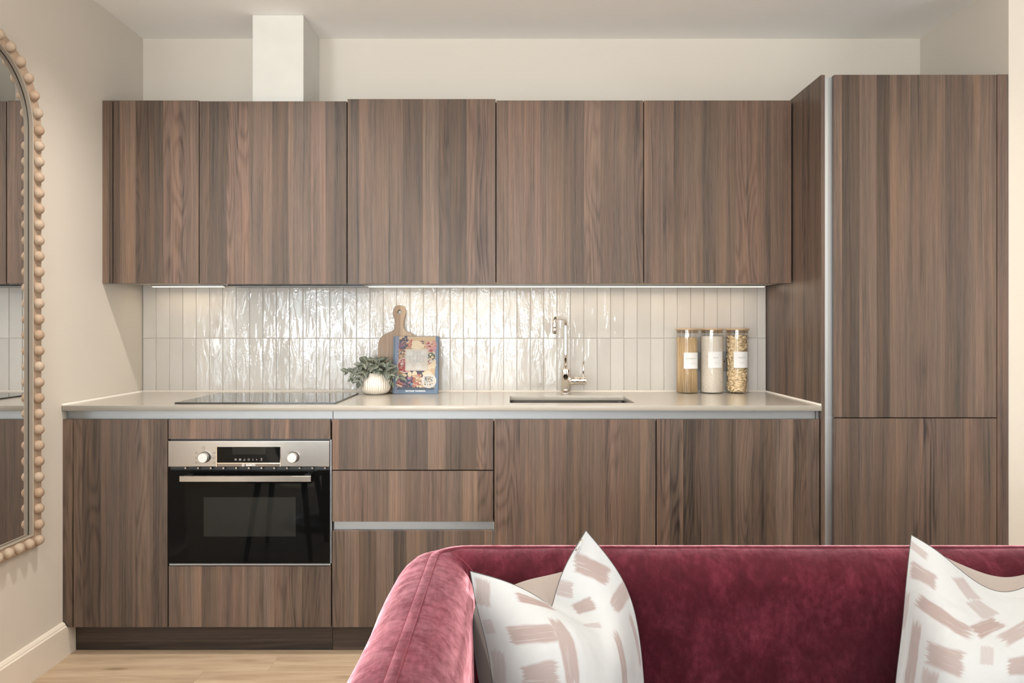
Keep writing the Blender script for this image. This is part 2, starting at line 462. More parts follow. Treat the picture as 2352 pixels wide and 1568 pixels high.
MAT['silicone'] = simple('white_sealant', (0.78, 0.73, 0.66), 0.4)
MAT['tile'] = tile_glaze('cream_glaze')
MAT['grout'] = simple('beige_grout', (0.50, 0.46, 0.415), 0.9)
MAT['floor'] = oak_floor('pale_oak')
MAT['hob'] = simple('black_ceramic_glass', (0.012, 0.012, 0.013), 0.03, spec=0.9)
MAT['black'] = simple('black_plastic', (0.012, 0.012, 0.012), 0.35)
MAT['knob'] = simple('satin_knob_metal', (0.60, 0.575, 0.54), 0.35, 1.0)
MAT['badge'] = simple('reflection_toned_steel', (0.22, 0.18, 0.15), 0.25, 1.0)  # dark reflection in the bright strip, put into its colour
MAT['dark'] = simple('dark_void', (0.004, 0.004, 0.004), 0.9)
MAT['ovenglass'] = oven_glass('black_oven_glass', (0.004, 0.004, 0.004))
MAT['ovenwindow'] = oven_glass('smoked_oven_window', (0.020, 0.020, 0.018))
MAT['display'] = oven_glass('display_glass', (0.006, 0.006, 0.006))
MAT['icon'] = simple('grey_print', (0.55, 0.54, 0.52), 0.6)
MAT['icondark'] = simple('dark_print', (0.10, 0.08, 0.07), 0.6)
MAT['white'] = simple('white_paper', (0.86, 0.85, 0.83), 0.6)
MAT['ink_grey'] = simple('grey_ink', (0.22, 0.21, 0.20), 0.7)
MAT['led'] = emit('led_lens', (1.0, 0.86, 0.68), 1.6)
MAT['lamp'] = emit('downlight_lens', (1.0, 0.84, 0.62), 12.0)
MAT['mirror'] = simple('silvered_glass', (0.86, 0.86, 0.85), 0.01, 1.0)
MAT['bleached'] = bleached_wood('bleached_wood')
MAT['lip'] = simple('grey_washed_wood', (0.33, 0.275, 0.215), 0.6, spec=0.25)
MAT['velvet'] = velvet('raspberry_velvet')
MAT['velvet_seam'] = simple('raspberry_seam', (0.13, 0.015, 0.024), 0.9)
MAT['taupe'] = simple('taupe_velvet', (0.215, 0.18, 0.157), 0.9, spec=0.1, Sheen_Weight=0.2)
MAT['piping'] = simple('charcoal_piping', (0.05, 0.045, 0.045), 0.8)
MAT['blackwood'] = simple('black_stained_wood', (0.012, 0.011, 0.010), 0.4)
MAT['teal'] = simple('dark_teal_lacquer', (0.02, 0.045, 0.06), 0.25)
MAT['board'] = board_wood('acacia')
MAT['glaze'] = simple('cream_pot_glaze', (0.74, 0.67, 0.57), 0.22)
MAT['soil'] = simple('potting_soil', (0.03, 0.022, 0.016), 0.95)
MAT['leaf'] = leaf_skin('variegated_leaf')
MAT['stem'] = simple('plant_stem', (0.16, 0.14, 0.08), 0.6)
MAT['glass'] = thin_glass('jar_glass', (0.985, 0.985, 0.98), 1.0)
MAT['pane'] = thin_glass('window_glass', (0.97, 0.98, 0.98), 0.8)
MAT['bamboo'] = simple('bamboo', (0.56, 0.38, 0.225), 0.5)
MAT['seal'] = thin_glass('clear_seal', (0.86, 0.79, 0.71), 1.0)
MAT['spaghetti'] = simple('dry_spaghetti', (0.74, 0.53, 0.29), 0.45)
MAT['penne'] = simple('dry_penne', (0.76, 0.58, 0.35), 0.5)
MAT['rice'] = rice_skin('white_rice')
MAT['winframe'] = simple('grey_window_frame', (0.10, 0.10, 0.105), 0.4)

# ------------------------------------------------------------------ mesh and object helpers
ORG = {}     # world origin of every object, so that parts can be built in world metres

def xp(px, y): return (px - 1176.0) * y / F
def zp(py, y): return CAM_Z - (py - 755.0) * y / F

def link(name, mesh, mat, parent=None, origin=None, color=True):
    o = bpy.data.objects.new(name, mesh)
    COL.objects.link(o)
    if mat is not None:
        for mm in (mat if isinstance(mat, (list, tuple)) else [mat]):
            mesh.materials.append(mm)
    if parent is not None:
        o.parent = parent
    if color:
        o.color = (random.random(), random.random(), random.random(), 1)
    return o

def obj(name, bm, mat, parent=None, at=None, local=False):
    """bm in world metres -> one mesh object; a child shares its parent's origin, a top-level mesh gets its own"""
    if parent is not None:
        org = Vector(ORG[parent.name])
    elif at is not None:
        org = Vector(at)
    else:
        bb = [v.co for v in bm.verts]
        org = Vector(((min(v.x for v in bb) + max(v.x for v in bb)) / 2, (min(v.y for v in bb) + max(v.y for v in bb)) / 2, min(v.z for v in bb)))
    if not local:
        bmesh.ops.translate(bm, verts=bm.verts, vec=-org)
    bmesh.ops.recalc_face_normals(bm, faces=bm.faces)
    me = bpy.data.meshes.new(name)
    bm.to_mesh(me)
    bm.free()
    o = link(name, me, mat, parent)
    if parent is None:
        o.location = org
    ORG[o.name] = tuple(org)
    return o

def thing(name, label, cat, loc, group=None, rot=(0, 0, 0)):
    o = bpy.data.objects.new(name, None)
    o.empty_display_size = 0.1
    COL.objects.link(o)
    o.location = loc
    o.rotation_euler = rot
    ORG[o.name] = tuple(loc)
    return tag(o, label, cat, group)

def tag(o, label, cat, group=None):
    o['label'] = label
    o['category'] = cat
    if group: o['group'] = group
    return o

def struct(o):
    o['kind'] = 'structure'
    return o

def stuff(o):
    o['kind'] = 'stuff'
    return o

def BM(): return bmesh.new()

def box(bm, x0, x1, y0, y1, z0, z1, bev=0.0, mi=0, seg=1):
    vs = [bm.verts.new((x, y, z)) for x in (x0, x1) for y in (y0, y1) for z in (z0, z1)]
    fs = [(0, 1, 3, 2), (4, 6, 7, 5), (0, 4, 5, 1), (2, 3, 7, 6), (0, 2, 6, 4), (1, 5, 7, 3)]
    faces = [bm.faces.new([vs[i] for i in f]) for f in fs]
    for f in faces: f.material_index = mi
    if bev > 0:
        ed = {e for f in faces for e in f.edges}
        bmesh.ops.bevel(bm, geom=list(ed), offset=bev, segments=seg, affect='EDGES', profile=0.6, material=-1)
    return faces

def bx(*a, **k):
    bm = BM(); box(bm, *a, **k); return bm

def ring_frame(d):
    d = d.normalized()
    up = Vector((0, 0, 1)) if abs(d.z) < 0.95 else Vector((1, 0, 0))
    a = d.cross(up).normalized()
    return a, d.cross(a).normalized()

def tube(bm, pts, r, n=12, caps=True, smooth_f=True, closed=False, mi=0):
    pts = [Vector(p) for p in pts]
    rs = r if isinstance(r, (list, tuple)) else [r] * len(pts)
    rings = []
    a0 = None
    for i, p in enumerate(pts):
        if closed:
            d = pts[(i + 1) % len(pts)] - pts[i - 1]
        else:
            d = pts[min(i + 1, len(pts) - 1)] - pts[max(i - 1, 0)]
        if a0 is None:
            a, b = ring_frame(d)
        else:
            dn = d.normalized()
            a = (a0 - dn * a0.dot(dn)).normalized()
            b = dn.cross(a).normalized()
        a0 = a
        rings.append([bm.verts.new(p + (a * math.cos(2 * PI * k / n) + b * math.sin(2 * PI * k / n)) * rs[i]) for k in range(n)])
    m = len(rings)
    for i in range(m if closed else m - 1):
        A, B = rings[i], rings[(i + 1) % m]
        for k in range(n):
            f = bm.faces.new((A[k], A[(k + 1) % n], B[(k + 1) % n], B[k]))
            f.smooth = smooth_f; f.material_index = mi
    if caps and not closed:
        for R_ in (rings[0], rings[-1]):
            f = bm.faces.new(R_); f.material_index = mi
    return rings

def lathe(bm, prof, c, n=32, fl=None, smooth_f=True, cap0=True, cap1=False, mi=0):
    rings = []
    for j, (r, z) in enumerate(prof):
        R_ = []
        for k in range(n):
            a = 2 * PI * k / n
            rr = r * (fl(a, j) if fl else 1.0)
            R_.append(bm.verts.new((c[0] + rr * math.cos(a), c[1] + rr * math.sin(a), c[2] + z)))
        rings.append(R_)
    for A, B in zip(rings[:-1], rings[1:]):
        for k in range(n):
            f = bm.faces.new((A[k], A[(k + 1) % n], B[(k + 1) % n], B[k]))
            f.smooth = smooth_f; f.material_index = mi
    if cap0: bm.faces.new(rings[0]).material_index = mi
    if cap1: bm.faces.new(rings[-1]).material_index = mi
    return rings

def flat_curve(name, loops, thick, bev=0.0):
    """outline loops (first outer, others holes) in the xy plane, extruded to +-thick/2; returns a mesh"""
    cu = bpy.data.curves.new(name, 'CURVE')
    cu.dimensions = '2D'
    cu.fill_mode = 'BOTH'
    cu.extrude = thick / 2 - bev
    cu.bevel_depth = bev
    cu.bevel_resolution = 1
    for lp in loops:
        sp = cu.splines.new('POLY')
        sp.points.add(len(lp) - 1)
        for p, (x, y) in zip(sp.points, lp):
            p.co = (x, y, 0, 1)
        sp.use_cyclic_u = True
    o = bpy.data.objects.new(name, cu)
    COL.objects.link(o)
    dg = bpy.context.evaluated_depsgraph_get()
    me = bpy.data.meshes.new_from_object(o.evaluated_get(dg))
    bpy.data.objects.remove(o)
    bpy.data.curves.remove(cu)
    return me

def text_mesh(body, size, extrude=0.0002, align='CENTER', spacing=1.0, bold=0.0):
    cu = bpy.data.curves.new('lettering', 'FONT')
    cu.body = body
    cu.size = size
    cu.extrude = extrude
    cu.align_x = align
    cu.align_y = 'CENTER'
    cu.space_character = spacing
    cu.offset = bold
    cu.resolution_u = 3
    o = bpy.data.objects.new('lettering', cu)
    COL.objects.link(o)
    dg = bpy.context.evaluated_depsgraph_get()
    me = bpy.data.meshes.new_from_object(o.evaluated_get(dg))
    bpy.data.objects.remove(o)
    bpy.data.curves.remove(cu)
    return me

def mesh_bm(me, mtx=None):
    bm = BM()
    bm.from_mesh(me)
    if mtx is not None:
        bmesh.ops.transform(bm, matrix=mtx, verts=bm.verts)
    bpy.data.meshes.remove(me)
    return bm

FRONT = Matrix(((1, 0, 0, 0), (0, 0, -1, 0), (0, 1, 0, 0), (0, 0, 0, 1)))   # xy plane -> xz plane facing -y

def text_on(body, size, x, y, z, name, mat, parent, **k):
    bm = mesh_bm(text_mesh(body, size, **k), Matrix.Translation((x, y, z)) @ FRONT)
    return obj(name, bm, mat, parent)

def circle(cx, cy, r, n=16):
    return [(cx + r * math.cos(2 * PI * k / n), cy + r * math.sin(2 * PI * k / n)) for k in range(n)]

# ------------------------------------------------------------------ room shell
BACK = 3.346
DOOR = 2.746                     # front face of base doors
LX = -1.656                      # left wall face
UP = 3.012                       # front face of wall cabinet doors
CEIL = 2.508
RX = 1.832                       # alcove's right return
T = 0.12
wall_back = struct(obj('wall_back', bx(-1.80, 4.0, BACK, BACK + T, 0, CEIL), MAT['wall'], at=(0, BACK, 0)))
wall_left = struct(obj('wall_left', bx(LX - T, LX, 1.70, BACK + 0.002, 0, CEIL), MAT['wall'], at=(LX, 2.5, 0)))
wall_right = struct(obj('wall_right', bx(RX, 4.0, 2.7495, BACK + 0.002, 0, CEIL), MAT['wall'], at=(RX, 2.75, 0)))
struct(obj('wall_left_return', bx(-4.0, LX - T, 1.70, 1.70 + T, 0, CEIL), MAT['room']))
struct(obj('wall_far_left', bx(-4.0 - T, -4.0, REAR_Y, 1.70 + T, 0, CEIL), MAT['room']))
bm = BM()
SIDE = (-1.6, 0.8)
box(bm, 4.0, 4.0 + T, REAR_Y, SIDE[0], 0, CEIL)
box(bm, 4.0, 4.0 + T, SIDE[1], BACK, 0, CEIL)
box(bm, 4.0, 4.0 + T, SIDE[0], SIDE[1], 0, 0.15)
box(bm, 4.0, 4.0 + T, SIDE[0], SIDE[1], 2.35, CEIL)
struct(obj('wall_far_right', bm, MAT['room'], at=(4.0, 0, 0)))
bm = BM()
for (u0, u1, w0, w1) in ((SIDE[0], SIDE[0] + 0.05, 0.15, 2.35), (SIDE[1] - 0.05, SIDE[1], 0.15, 2.35), (SIDE[0] + 0.05, SIDE[1] - 0.05, 0.15, 0.20), (SIDE[0] + 0.05, SIDE[1] - 0.05, 2.30, 2.35)):
    box(bm, 4.03, 4.08, u0, u1, w0, w1, 0.004)
wf = struct(obj('window_3', bm, MAT['winframe'], at=(4.05, -0.4, 0.15)))  # unseen window, added so that more light reaches the left wall
obj('pane', bx(4.052, 4.058, SIDE[0] + 0.05, SIDE[1] - 0.05, 0.20, 2.30), MAT['pane'], wf)
bm = BM()
xs = [-4.0 - T] + [v for w in WINDOWS for v in w] + [4.0 + T]
for i in range(0, len(xs), 2):
    box(bm, xs[i], xs[i + 1], REAR_Y - T, REAR_Y, 0, CEIL)
for a, b_ in WINDOWS:
    box(bm, a, b_, REAR_Y - T, REAR_Y, 0, WIN_Z[0])
    box(bm, a, b_, REAR_Y - T, REAR_Y, WIN_Z[1], CEIL)
struct(obj('wall_rear', bm, MAT['room'], at=(0, REAR_Y, 0)))
struct(obj('ceiling', bx(-4.0 - T, 4.0 + T, REAR_Y - T, BACK + T, CEIL, CEIL + T), MAT['ceil'], at=(0, 0, CEIL)))
for i, (a, b_) in enumerate(WINDOWS):
    bm = BM()
    y0, y1 = REAR_Y - 0.08, REAR_Y - 0.03
    for (u0, u1, w0, w1) in ((a, a + 0.05, *WIN_Z), (b_ - 0.05, b_, *WIN_Z), (a + 0.05, b_ - 0.05, WIN_Z[0], WIN_Z[0] + 0.05),
                             (a + 0.05, b_ - 0.05, WIN_Z[1] - 0.05, WIN_Z[1])):
        box(bm, u0, u1, y0, y1, w0, w1, 0.004)
    wf = struct(obj('window_%d' % (i + 1), bm, MAT['winframe'], at=((a + b_) / 2, REAR_Y - 0.05, WIN_Z[0])))
    obj('pane', bx(a + 0.05, b_ - 0.05, REAR_Y - 0.058, REAR_Y - 0.052, WIN_Z[0] + 0.05, WIN_Z[1] - 0.05), MAT['pane'], wf)

# floor: planks along x in front of the kitchen, the base slab below
floor = struct(obj('floor', bx(-4.0 - T, 4.0 + T, REAR_Y - T, BACK + T, -0.10, -0.0105), MAT['floor'], at=(0, 0, 0)))
rows = [3.005 - 0.125 * k for k in range(0, 44)]
first = True
for k, y1 in enumerate(rows[:-1]):
    y0 = rows[k + 1]
    if y0 < REAR_Y: break
    j = -1.087 if k == 3 else -1.6 + random.random() * 1.6
    cuts = [LX if y0 > 1.70 else -3.998]
    x = j
    while x - 1.9 > cuts[0] + 0.3: x -= 1.9
    while x < 3.7:
        if x > cuts[0] + 0.25: cuts.append(x)
        x += 1.9
    cuts.append(RX if y0 > 2.74 else 3.998)
    for a, b_ in zip(cuts[:-1], cuts[1:]):
        dz = random.uniform(-0.0003, 0.0)
        pl = obj('plank', bx(a + 0.0002, b_ - 0.0002, y0 + 0.0002, y1 - 0.0002, -0.0105, dz, 0.0003), MAT['floor'], floor)

# skirting on the left wall, cut away above by the filler
bm = BM()
prof = [(0.0, 0.0), (0.018, 0.0), (0.018, 0.111), (0.013, 0.1145), (0.0125, 0.1185), (0.007, 0.125), (0.0, 0.127)]
def extrude_prof(bm, prof, y0, y1, x0=LX):
    A = [bm.verts.new((x0 + p, y0, z)) for p, z in prof]
    B = [bm.verts.new((x0 + p, y1, z)) for p, z in prof]
    n = len(prof)
    for i in range(n):
        bm.faces.new((A[i], A[(i + 1) % n], B[(i + 1) % n], B[i]))
    bm.faces.new(A); bm.faces.new(B)
extrude_prof(bm, prof, 1.70, 2.744)
extrude_prof(bm, [(0.0, 0.0), (0.018, 0.0), (0.018, 0.104), (0.0, 0.104)], 2.7442, 2.80)
struct(obj('baseboard_left', bm, MAT['trim'], at=(LX, 2.3, 0)))
bm = bx(RX + 0.002, 3.99, 2.7315, 2.749, 0, 0.127, 0.004)
struct(obj('baseboard_right', bm, MAT['trim']))

# boxed duct above the wall cabinets
d0, d1, dY = xp(580, 3.0915), xp(697, 3.0915), 3.0915
tag(obj('duct_boxing', bx(d0, d1, dY, BACK - 0.0005, 2.1335, CEIL - 0.0008, 0.001), MAT['duct']),
    'white square boxed duct rising from the wall cabinets to the ceiling', 'duct cover')

# ------------------------------------------------------------------ tiles: children of the back wall
TY = BACK - 0.009                # tile face
obj('grout_bed', bx(LX + 0.002, 1.1375, BACK - 0.006, BACK - 0.0002, 0.9245, 1.4025), MAT['grout'], wall_back)
PIT, JOIN, HALF = 0.05985, 0.0022, 0.2378
tx0 = xp(358.3, TY)
cols = [(LX + 0.004, tx0 - JOIN / 2)]
x = tx0
while x + JOIN < 1.135:
    cols.append((x + JOIN / 2, min(x + PIT - JOIN / 2, 1.1365)))
    x += PIT
zj = 1.164
tile_me = {}
for a, b_ in cols:
    for z0, z1 in ((zj - HALF + 0.0011, zj - 0.0011), (zj + 0.0011, zj + HALF)):
        w, h = round(b_ - a, 5), round(z1 - z0, 5)
        if (w, h) not in tile_me:
            bm = bx(-w / 2, w / 2, 0, 0.0085, -h / 2, h / 2, 0.0013)
            bmesh.ops.recalc_face_normals(bm, faces=bm.faces)
            me = bpy.data.meshes.new('tile'); bm.to_mesh(me); bm.free()
            me.materials.append(MAT['tile'])
            tile_me[(w, h)] = me
        t = bpy.data.objects.new('tile', tile_me[(w, h)])
        COL.objects.link(t)
        t.parent = wall_back
        t.location = Vector(((a + b_) / 2, TY - 0.0002, (z0 + z1) / 2)) - Vector(ORG['wall_back'])
        t.rotation_euler = (random.gauss(0, 0.002), 0, random.gauss(0, 0.013))
        t.color = (random.random(), random.random(), random.random(), 1)

# ------------------------------------------------------------------ wall cabinets
UB, UT = zp(650.5, UP), zp(230.5, UP)
UCB = UB + 0.008                  # carcass underside
def wall_cabinet(px0, px1, label, top=0.0, bottom=0.0, gap_right=True, under='carcass_light'):
    x0, x1 = xp(px0, UP), xp(px1, UP)
    t = thing('wall_cabinet', label, 'cabinet', ((x0 + x1) / 2, 3.18, UCB), 'wall cabinets in a row')
    bm = BM()
    box(bm, x0 - 0.001, x1 + 0.001, UP + 0.021, BACK - 0.010, UCB, UT - 0.002)
    c = obj('carcass', bm, [MAT['carcass'], MAT[under]], t)
    for p in c.data.polygons:
        if p.normal.z < -0.9: p.material_index = 1
    obj('door', bx(x0 + 0.0019, x1 - 0.0019, UP, UP + 0.0195, UB + bottom, UT + top, 0.0006), MAT['wood'], t)
    return t
fx0, fx1 = LX + 0.0005, xp(258.2, UP)
tag(obj('filler_panel', bx(fx0, fx1 - 0.001, UP + 0.001, UP + 0.020, UB, UT, 0.0006), MAT['wood']),
    'narrow walnut filler strip between the left wall and the wall cabinets', 'filler panel')
wall_cabinet(259.2, 457.3, 'narrow walnut wall cabinet next to the filler strip on the left wall')
wall_cabinet(457.3, 797.2, 'walnut wall cabinet below the white duct, above the hob', -0.0035, -0.0030)
wall_cabinet(797.2, 1139.2, 'walnut wall cabinet above the chopping board, its door sitting a little higher', 0.0055, -0.001)
wall_cabinet(1139.2, 1478.6, 'walnut wall cabinet directly above the sink tap', 0.0)
wall_cabinet(1478.6, 1818.6, 'walnut wall cabinet above the pasta jars, in the corner of the tall unit')

# cooker hood recessed under the second cabinet
hx0, hx1 = xp(519, 3.17), xp(838, 3.17)
t = thing('cooker_hood', 'slim built-in steel cooker hood under the cabinet over the hob', 'hood', ((hx0 + hx1) / 2, 3.18, UCB - 0.004))
obj('body', bx(hx0, hx1, 3.045, 3.325, UCB - 0.0045, UCB - 0.0003, 0.0008), MAT['steel'], t)
obj('front_trim', bx(hx0 + 0.004, hx1 - 0.004, 3.175, 3.190, UCB - 0.0085, UCB - 0.0047, 0.0006), MAT['black'], t)
obj('rear_trim', bx(hx0 + 0.002, hx1 - 0.002, 3.270, 3.322, UCB - 0.009, UCB - 0.0047, 0.0008), MAT['alu'], t)
for i in range(3):
    w_ = (hx1 - hx0 - 0.05) / 3
    obj('grease_filter', bx(hx0 + 0.02 + i * (w_ + 0.005), hx0 + 0.02 + i * (w_ + 0.005) + w_, 3.195, 3.265, UCB - 0.0065, UCB - 0.0047), MAT['alu'], t)

# under cabinet light strips
def led_strip(px0, px1, label, watts):
    x0, x1 = xp(px0, 3.26), xp(px1, 3.26)
    t = thing('light_strip', label, 'light', ((x0 + x1) / 2, 3.26, UCB - 0.009), 'under cabinet light strips')
    obj('profile', bx(x0, x1, 3.245, 3.275, UCB - 0.0065, UCB - 0.0003, 0.0006), MAT['alu'], t)
    obj('lens', bx(x0 + 0.004, x1 - 0.004, 3.249, 3.271, UCB - 0.0095, UCB - 0.0067, 0.0006), MAT['led'], t)
    light('AREA', 'strip_glow', ((x0 + x1) / 2, 3.262, UCB - 0.0105), (math.radians(-12), 0, 0), watts, (1.0, 0.82, 0.58), shape='RECTANGLE', size=x1 - x0 - 0.01, size_y=0.018)
led_strip(350, 516, 'short glowing strip light under the narrow cabinet near the left wall', 0.36)
led_strip(845, 1757, 'long glowing strip light under the cabinets over the sink', 1.5)

# ------------------------------------------------------------------ tall unit
TT = zp(171.5, DOOR)
PX0, PX1 = 1.1385, 1.1535
t = thing('tall_cabinet', 'tall walnut fridge housing with two stacked doors against the right wall', 'cabinet', (1.48, 3.04, 0))
obj('side_panel', bx(PX0, PX1, DOOR + 0.001, BACK - 0.001, 0.0, TT, 0.0006), MAT['wood'], t)
dx0, dx1 = xp(1916, DOOR), xp(2289, DOOR)
obj('carcass', bx(PX1 + 0.001, RX - 0.003, DOOR + 0.030, BACK - 0.012, 0.10, TT - 0.012), MAT['carcass'], t)
obj('grip_profile', bx(PX1 + 0.0004, dx0 + 0.008, DOOR + 0.0215, DOOR + 0.0295, 0.10, zp(177.5, DOOR + 0.022), 0.0008), MAT['alu_v'], t)
zs_ = zp(959.5, DOOR)
obj('door', bx(dx0, dx1, DOOR, DOOR + 0.020, zs_ + 0.0018, TT, 0.0006), MAT['wood'], t)
obj('door', bx(dx0, dx1, DOOR, DOOR + 0.020, zp(1440, DOOR), zs_ - 0.0018, 0.0006), MAT['wood'], t)
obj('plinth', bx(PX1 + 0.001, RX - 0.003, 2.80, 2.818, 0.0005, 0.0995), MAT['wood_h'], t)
tag(obj('filler_panel', bx(dx1 + 0.0032, xp(2315.5, DOOR), DOOR + 0.0005, DOOR + 0.021, zp(1440, DOOR), zp(170.5, DOOR), 0.0006), MAT['wood']),
    'tall narrow walnut filler strip between fridge housing and right wall', 'filler panel')

# ------------------------------------------------------------------ base cabinets
DT, DB = zp(963, DOOR), zp(1440, DOOR)       # top and bottom of the base doors
KZ = 0.0 + 0.9243                            # worktop surface
CT = 0.862
def dpx(p): return xp(p, DOOR)
def open_carcass(bm, x0, x1, z0, z1, y0=DOOR + 0.022, y1=BACK - 0.02):
    box(bm, x0, x0 + 0.018, y0, y1, z0, z1)
    box(bm, x1 - 0.018, x1, y0, y1, z0, z1)
    box(bm, x0 + 0.018, x1 - 0.018, y0, y1, z0, z0 + 0.018)
    box(bm, x0 + 0.018, x1 - 0.018, y1 - 0.01, y1, z0 + 0.018, z1)
def front(bm_name, px0, px1, z0, z1, parent, y=DOOR):
    return obj(bm_name, bx(dpx(px0), dpx(px1), y, y + 0.020, z0, z1, 0.0006), MAT['wood'], parent)
def base_unit(px0, px1, label):
    x0, x1 = dpx(px0), dpx(px1)
    t = thing('base_cabinet', label, 'cabinet', ((x0 + x1) / 2, 3.03, DB), 'base cabinets in a row')
    bm = BM(); open_carcass(bm, x0 + 0.0005, x1 - 0.0005, DB + 0.001, CT)
    obj('carcass', bm, MAT['carcass'], t)
    return t
# filler by the left wall, its foot notched round the skirting
fl = [(LX + 0.001, 0.1305), (LX + 0.0115, 0.1275), (LX + 0.0145, 0.1175), (LX + 0.0225, 0.1125), (LX + 0.0245, DB), (dpx(167) - 0.0008, DB), (dpx(167) - 0.0008, DT), (LX + 0.001, DT)]
me = flat_curve('filler_panel', [fl], 0.020)
bm = mesh_bm(me, Matrix.Translation((0, DOOR + 0.0105, 0)) @ FRONT)
tag(obj('filler_panel', bm, MAT['wood']), 'low walnut filler strip by the left wall, notched around the skirting', 'filler panel')
t = base_unit(167.8, 386, 'narrow walnut base cabinet with one door left of the oven')
front('door', 168.6, 384.6, DB, DT, t)
t = base_unit(386, 761, 'walnut oven housing with a strip above and a panel below the oven')
front('top_panel', 387, 758.6, zp(1008, DOOR), DT, t)
front('bottom_panel', 387.6, 760, DB, zp(1300, DOOR), t)
obj('steel_edge', bx(dpx(387.5), dpx(759), DOOR + 0.004, DOOR + 0.02, zp(1299, DOOR) + 0.0, zp(1294.5, DOOR), 0.0004), MAT['alu'], t)
obj('steel_edge', bx(dpx(758.4), dpx(760.6), DOOR + 0.004, DOOR + 0.02, zp(1294, DOOR), zp(1010, DOOR), 0.0003), MAT['alu_v'], t)
t = base_unit(761, 1134, 'walnut drawer cabinet with three drawers right of the oven')
for (a, b_) in ((963, 1078.6), (1081.2, 1197.5), (1218.5, 1440)):
    front('drawer_front', 763, 1132.6, zp(b_, DOOR), zp(a, DOOR), t)
obj('grip_profile', bx(dpx(764), dpx(1133.8), DOOR + 0.0215, DOOR + 0.032, zp(1222, DOOR), zp(1193, DOOR), 0.0006), MAT['alu'], t)
obj('steel_edge', bx(dpx(1133.3), dpx(1134.7), DOOR + 0.006, DOOR + 0.02, DB, zp(1199, DOOR), 0.0002), MAT['alu_v'], t)
t = base_unit(1134, 1507, 'walnut sink base cabinet with one door below the tap')
front('door', 1135.6, 1505.4, DB, DT, t)
t = base_unit(1507, 1883.5, 'walnut base cabinet with one door next to the tall unit')
front('door', 1508.6, 1881.6, DB, DT, t)
# J shaped grip rail under the worktop, in two lengths that meet over the oven's right edge
RY = DOOR + 0.0240
def rail(px0, px1, label, drop=0.0):
    x0, x1 = xp(px0, RY), xp(px1, RY)
    bm = BM()
    box(bm, x0, x1, RY, RY + 0.006, CT + 0.0015, 0.9030 - drop, 0.0008)
    box(bm, x0, x1, RY - 0.005, RY - 0.0002, CT + 0.0015, CT + 0.006, 0.0006)
    tag(obj('grip_rail', bm, MAT['alu']), label, 'handle rail', 'grip rails under the worktop')
rail(153.5, 764.5, 'aluminium grip rail under the worktop above the oven', 0.0012)
rail(765.2, 1872.5, 'long aluminium grip rail under the worktop above the drawers and sink doors')
tag(obj('end_cap', bx(xp(1873, RY), PX0 - 0.0006, RY - 0.005, RY + 0.006, CT + 0.0015, 0.9030, 0.0006), MAT['alu']),
    'small grey end cap where the grip rail meets the tall unit', 'end cap')
# plinths
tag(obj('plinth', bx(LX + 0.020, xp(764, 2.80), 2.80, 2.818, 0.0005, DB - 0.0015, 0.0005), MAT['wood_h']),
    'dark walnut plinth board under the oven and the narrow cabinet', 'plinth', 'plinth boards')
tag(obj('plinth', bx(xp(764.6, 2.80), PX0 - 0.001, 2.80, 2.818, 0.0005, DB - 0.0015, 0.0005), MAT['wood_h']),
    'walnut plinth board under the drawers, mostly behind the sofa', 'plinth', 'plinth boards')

# worktop with a cut-out for the sink
WX0, WX1, WY0, WY1 = LX + 0.0015, PX0 - 0.0015, 2.740, BACK - 0.0105
SX0, SX1, SY0, SY1 = -0.0098, 0.4715, 2.837, 3.142
def rrect(x0, x1, y0, y1, r, n=5):
    pts = []
    for cx, cy, a0 in ((x1 - r, y1 - r, 0), (x0 + r, y1 - r, PI / 2), (x0 + r, y0 + r, PI), (x1 - r, y0 + r, 1.5 * PI)):
        for k in range(n + 1):
            a = a0 + (PI / 2) * k / n
            pts.append((cx + r * math.cos(a), cy + r * math.sin(a)))
    return pts
me = flat_curve('worktop', [[(WX0, WY0), (WX1, WY0), (WX1, WY1), (WX0, WY1)], rrect(SX0, SX1, SY0, SY1, 0.008)[::-1]], 0.020, 0.0012)
bm = mesh_bm(me, Matrix.Translation((0, 0, KZ - 0.010)))
t = thing('worktop', 'cream stone worktop running the length of the base cabinets', 'worktop', (-0.26, 3.04, KZ - 0.02))
obj('slab', bm, MAT['stone'], t)
bm = BM()
def bead_strip(bm, p0, p1, n):
    """triangular sealant fillet from p0 to p1; n is the direction away from the wall"""
    r = 0.006
    A = [Vector(p0), Vector(p0) + Vector((n[0] * r, n[1] * r, 0)), Vector(p0) + Vector((0, 0, r))]
    B = [Vector(p1), Vector(p1) + Vector((n[0] * r, n[1] * r, 0)), Vector(p1) + Vector((0, 0, r))]
    a = [bm.verts.new(v) for v in A]; b2 = [bm.verts.new(v) for v in B]
    for i in range(3): bm.faces.new((a[i], a[(i + 1) % 3], b2[(i + 1) % 3], b2[i]))
    bm.faces.new(a); bm.faces.new(b2)
zk = KZ + 0.0002
bead_strip(bm, (WX0, WY0, zk), (WX0, WY1, zk), (1, 0))
bead_strip(bm, (WX1, WY0, zk), (WX1, WY1, zk), (-1, 0))
bead_strip(bm, (WX0, WY1 + 0.001, zk), (WX1, WY1 + 0.001, zk), (0, -1))
box(bm, LX + 0.0002, WX0 - 0.0002, WY0, WY0 + 0.003, KZ - 0.021, KZ + 0.004)
obj('sealant', bm, MAT['silicone'], t)

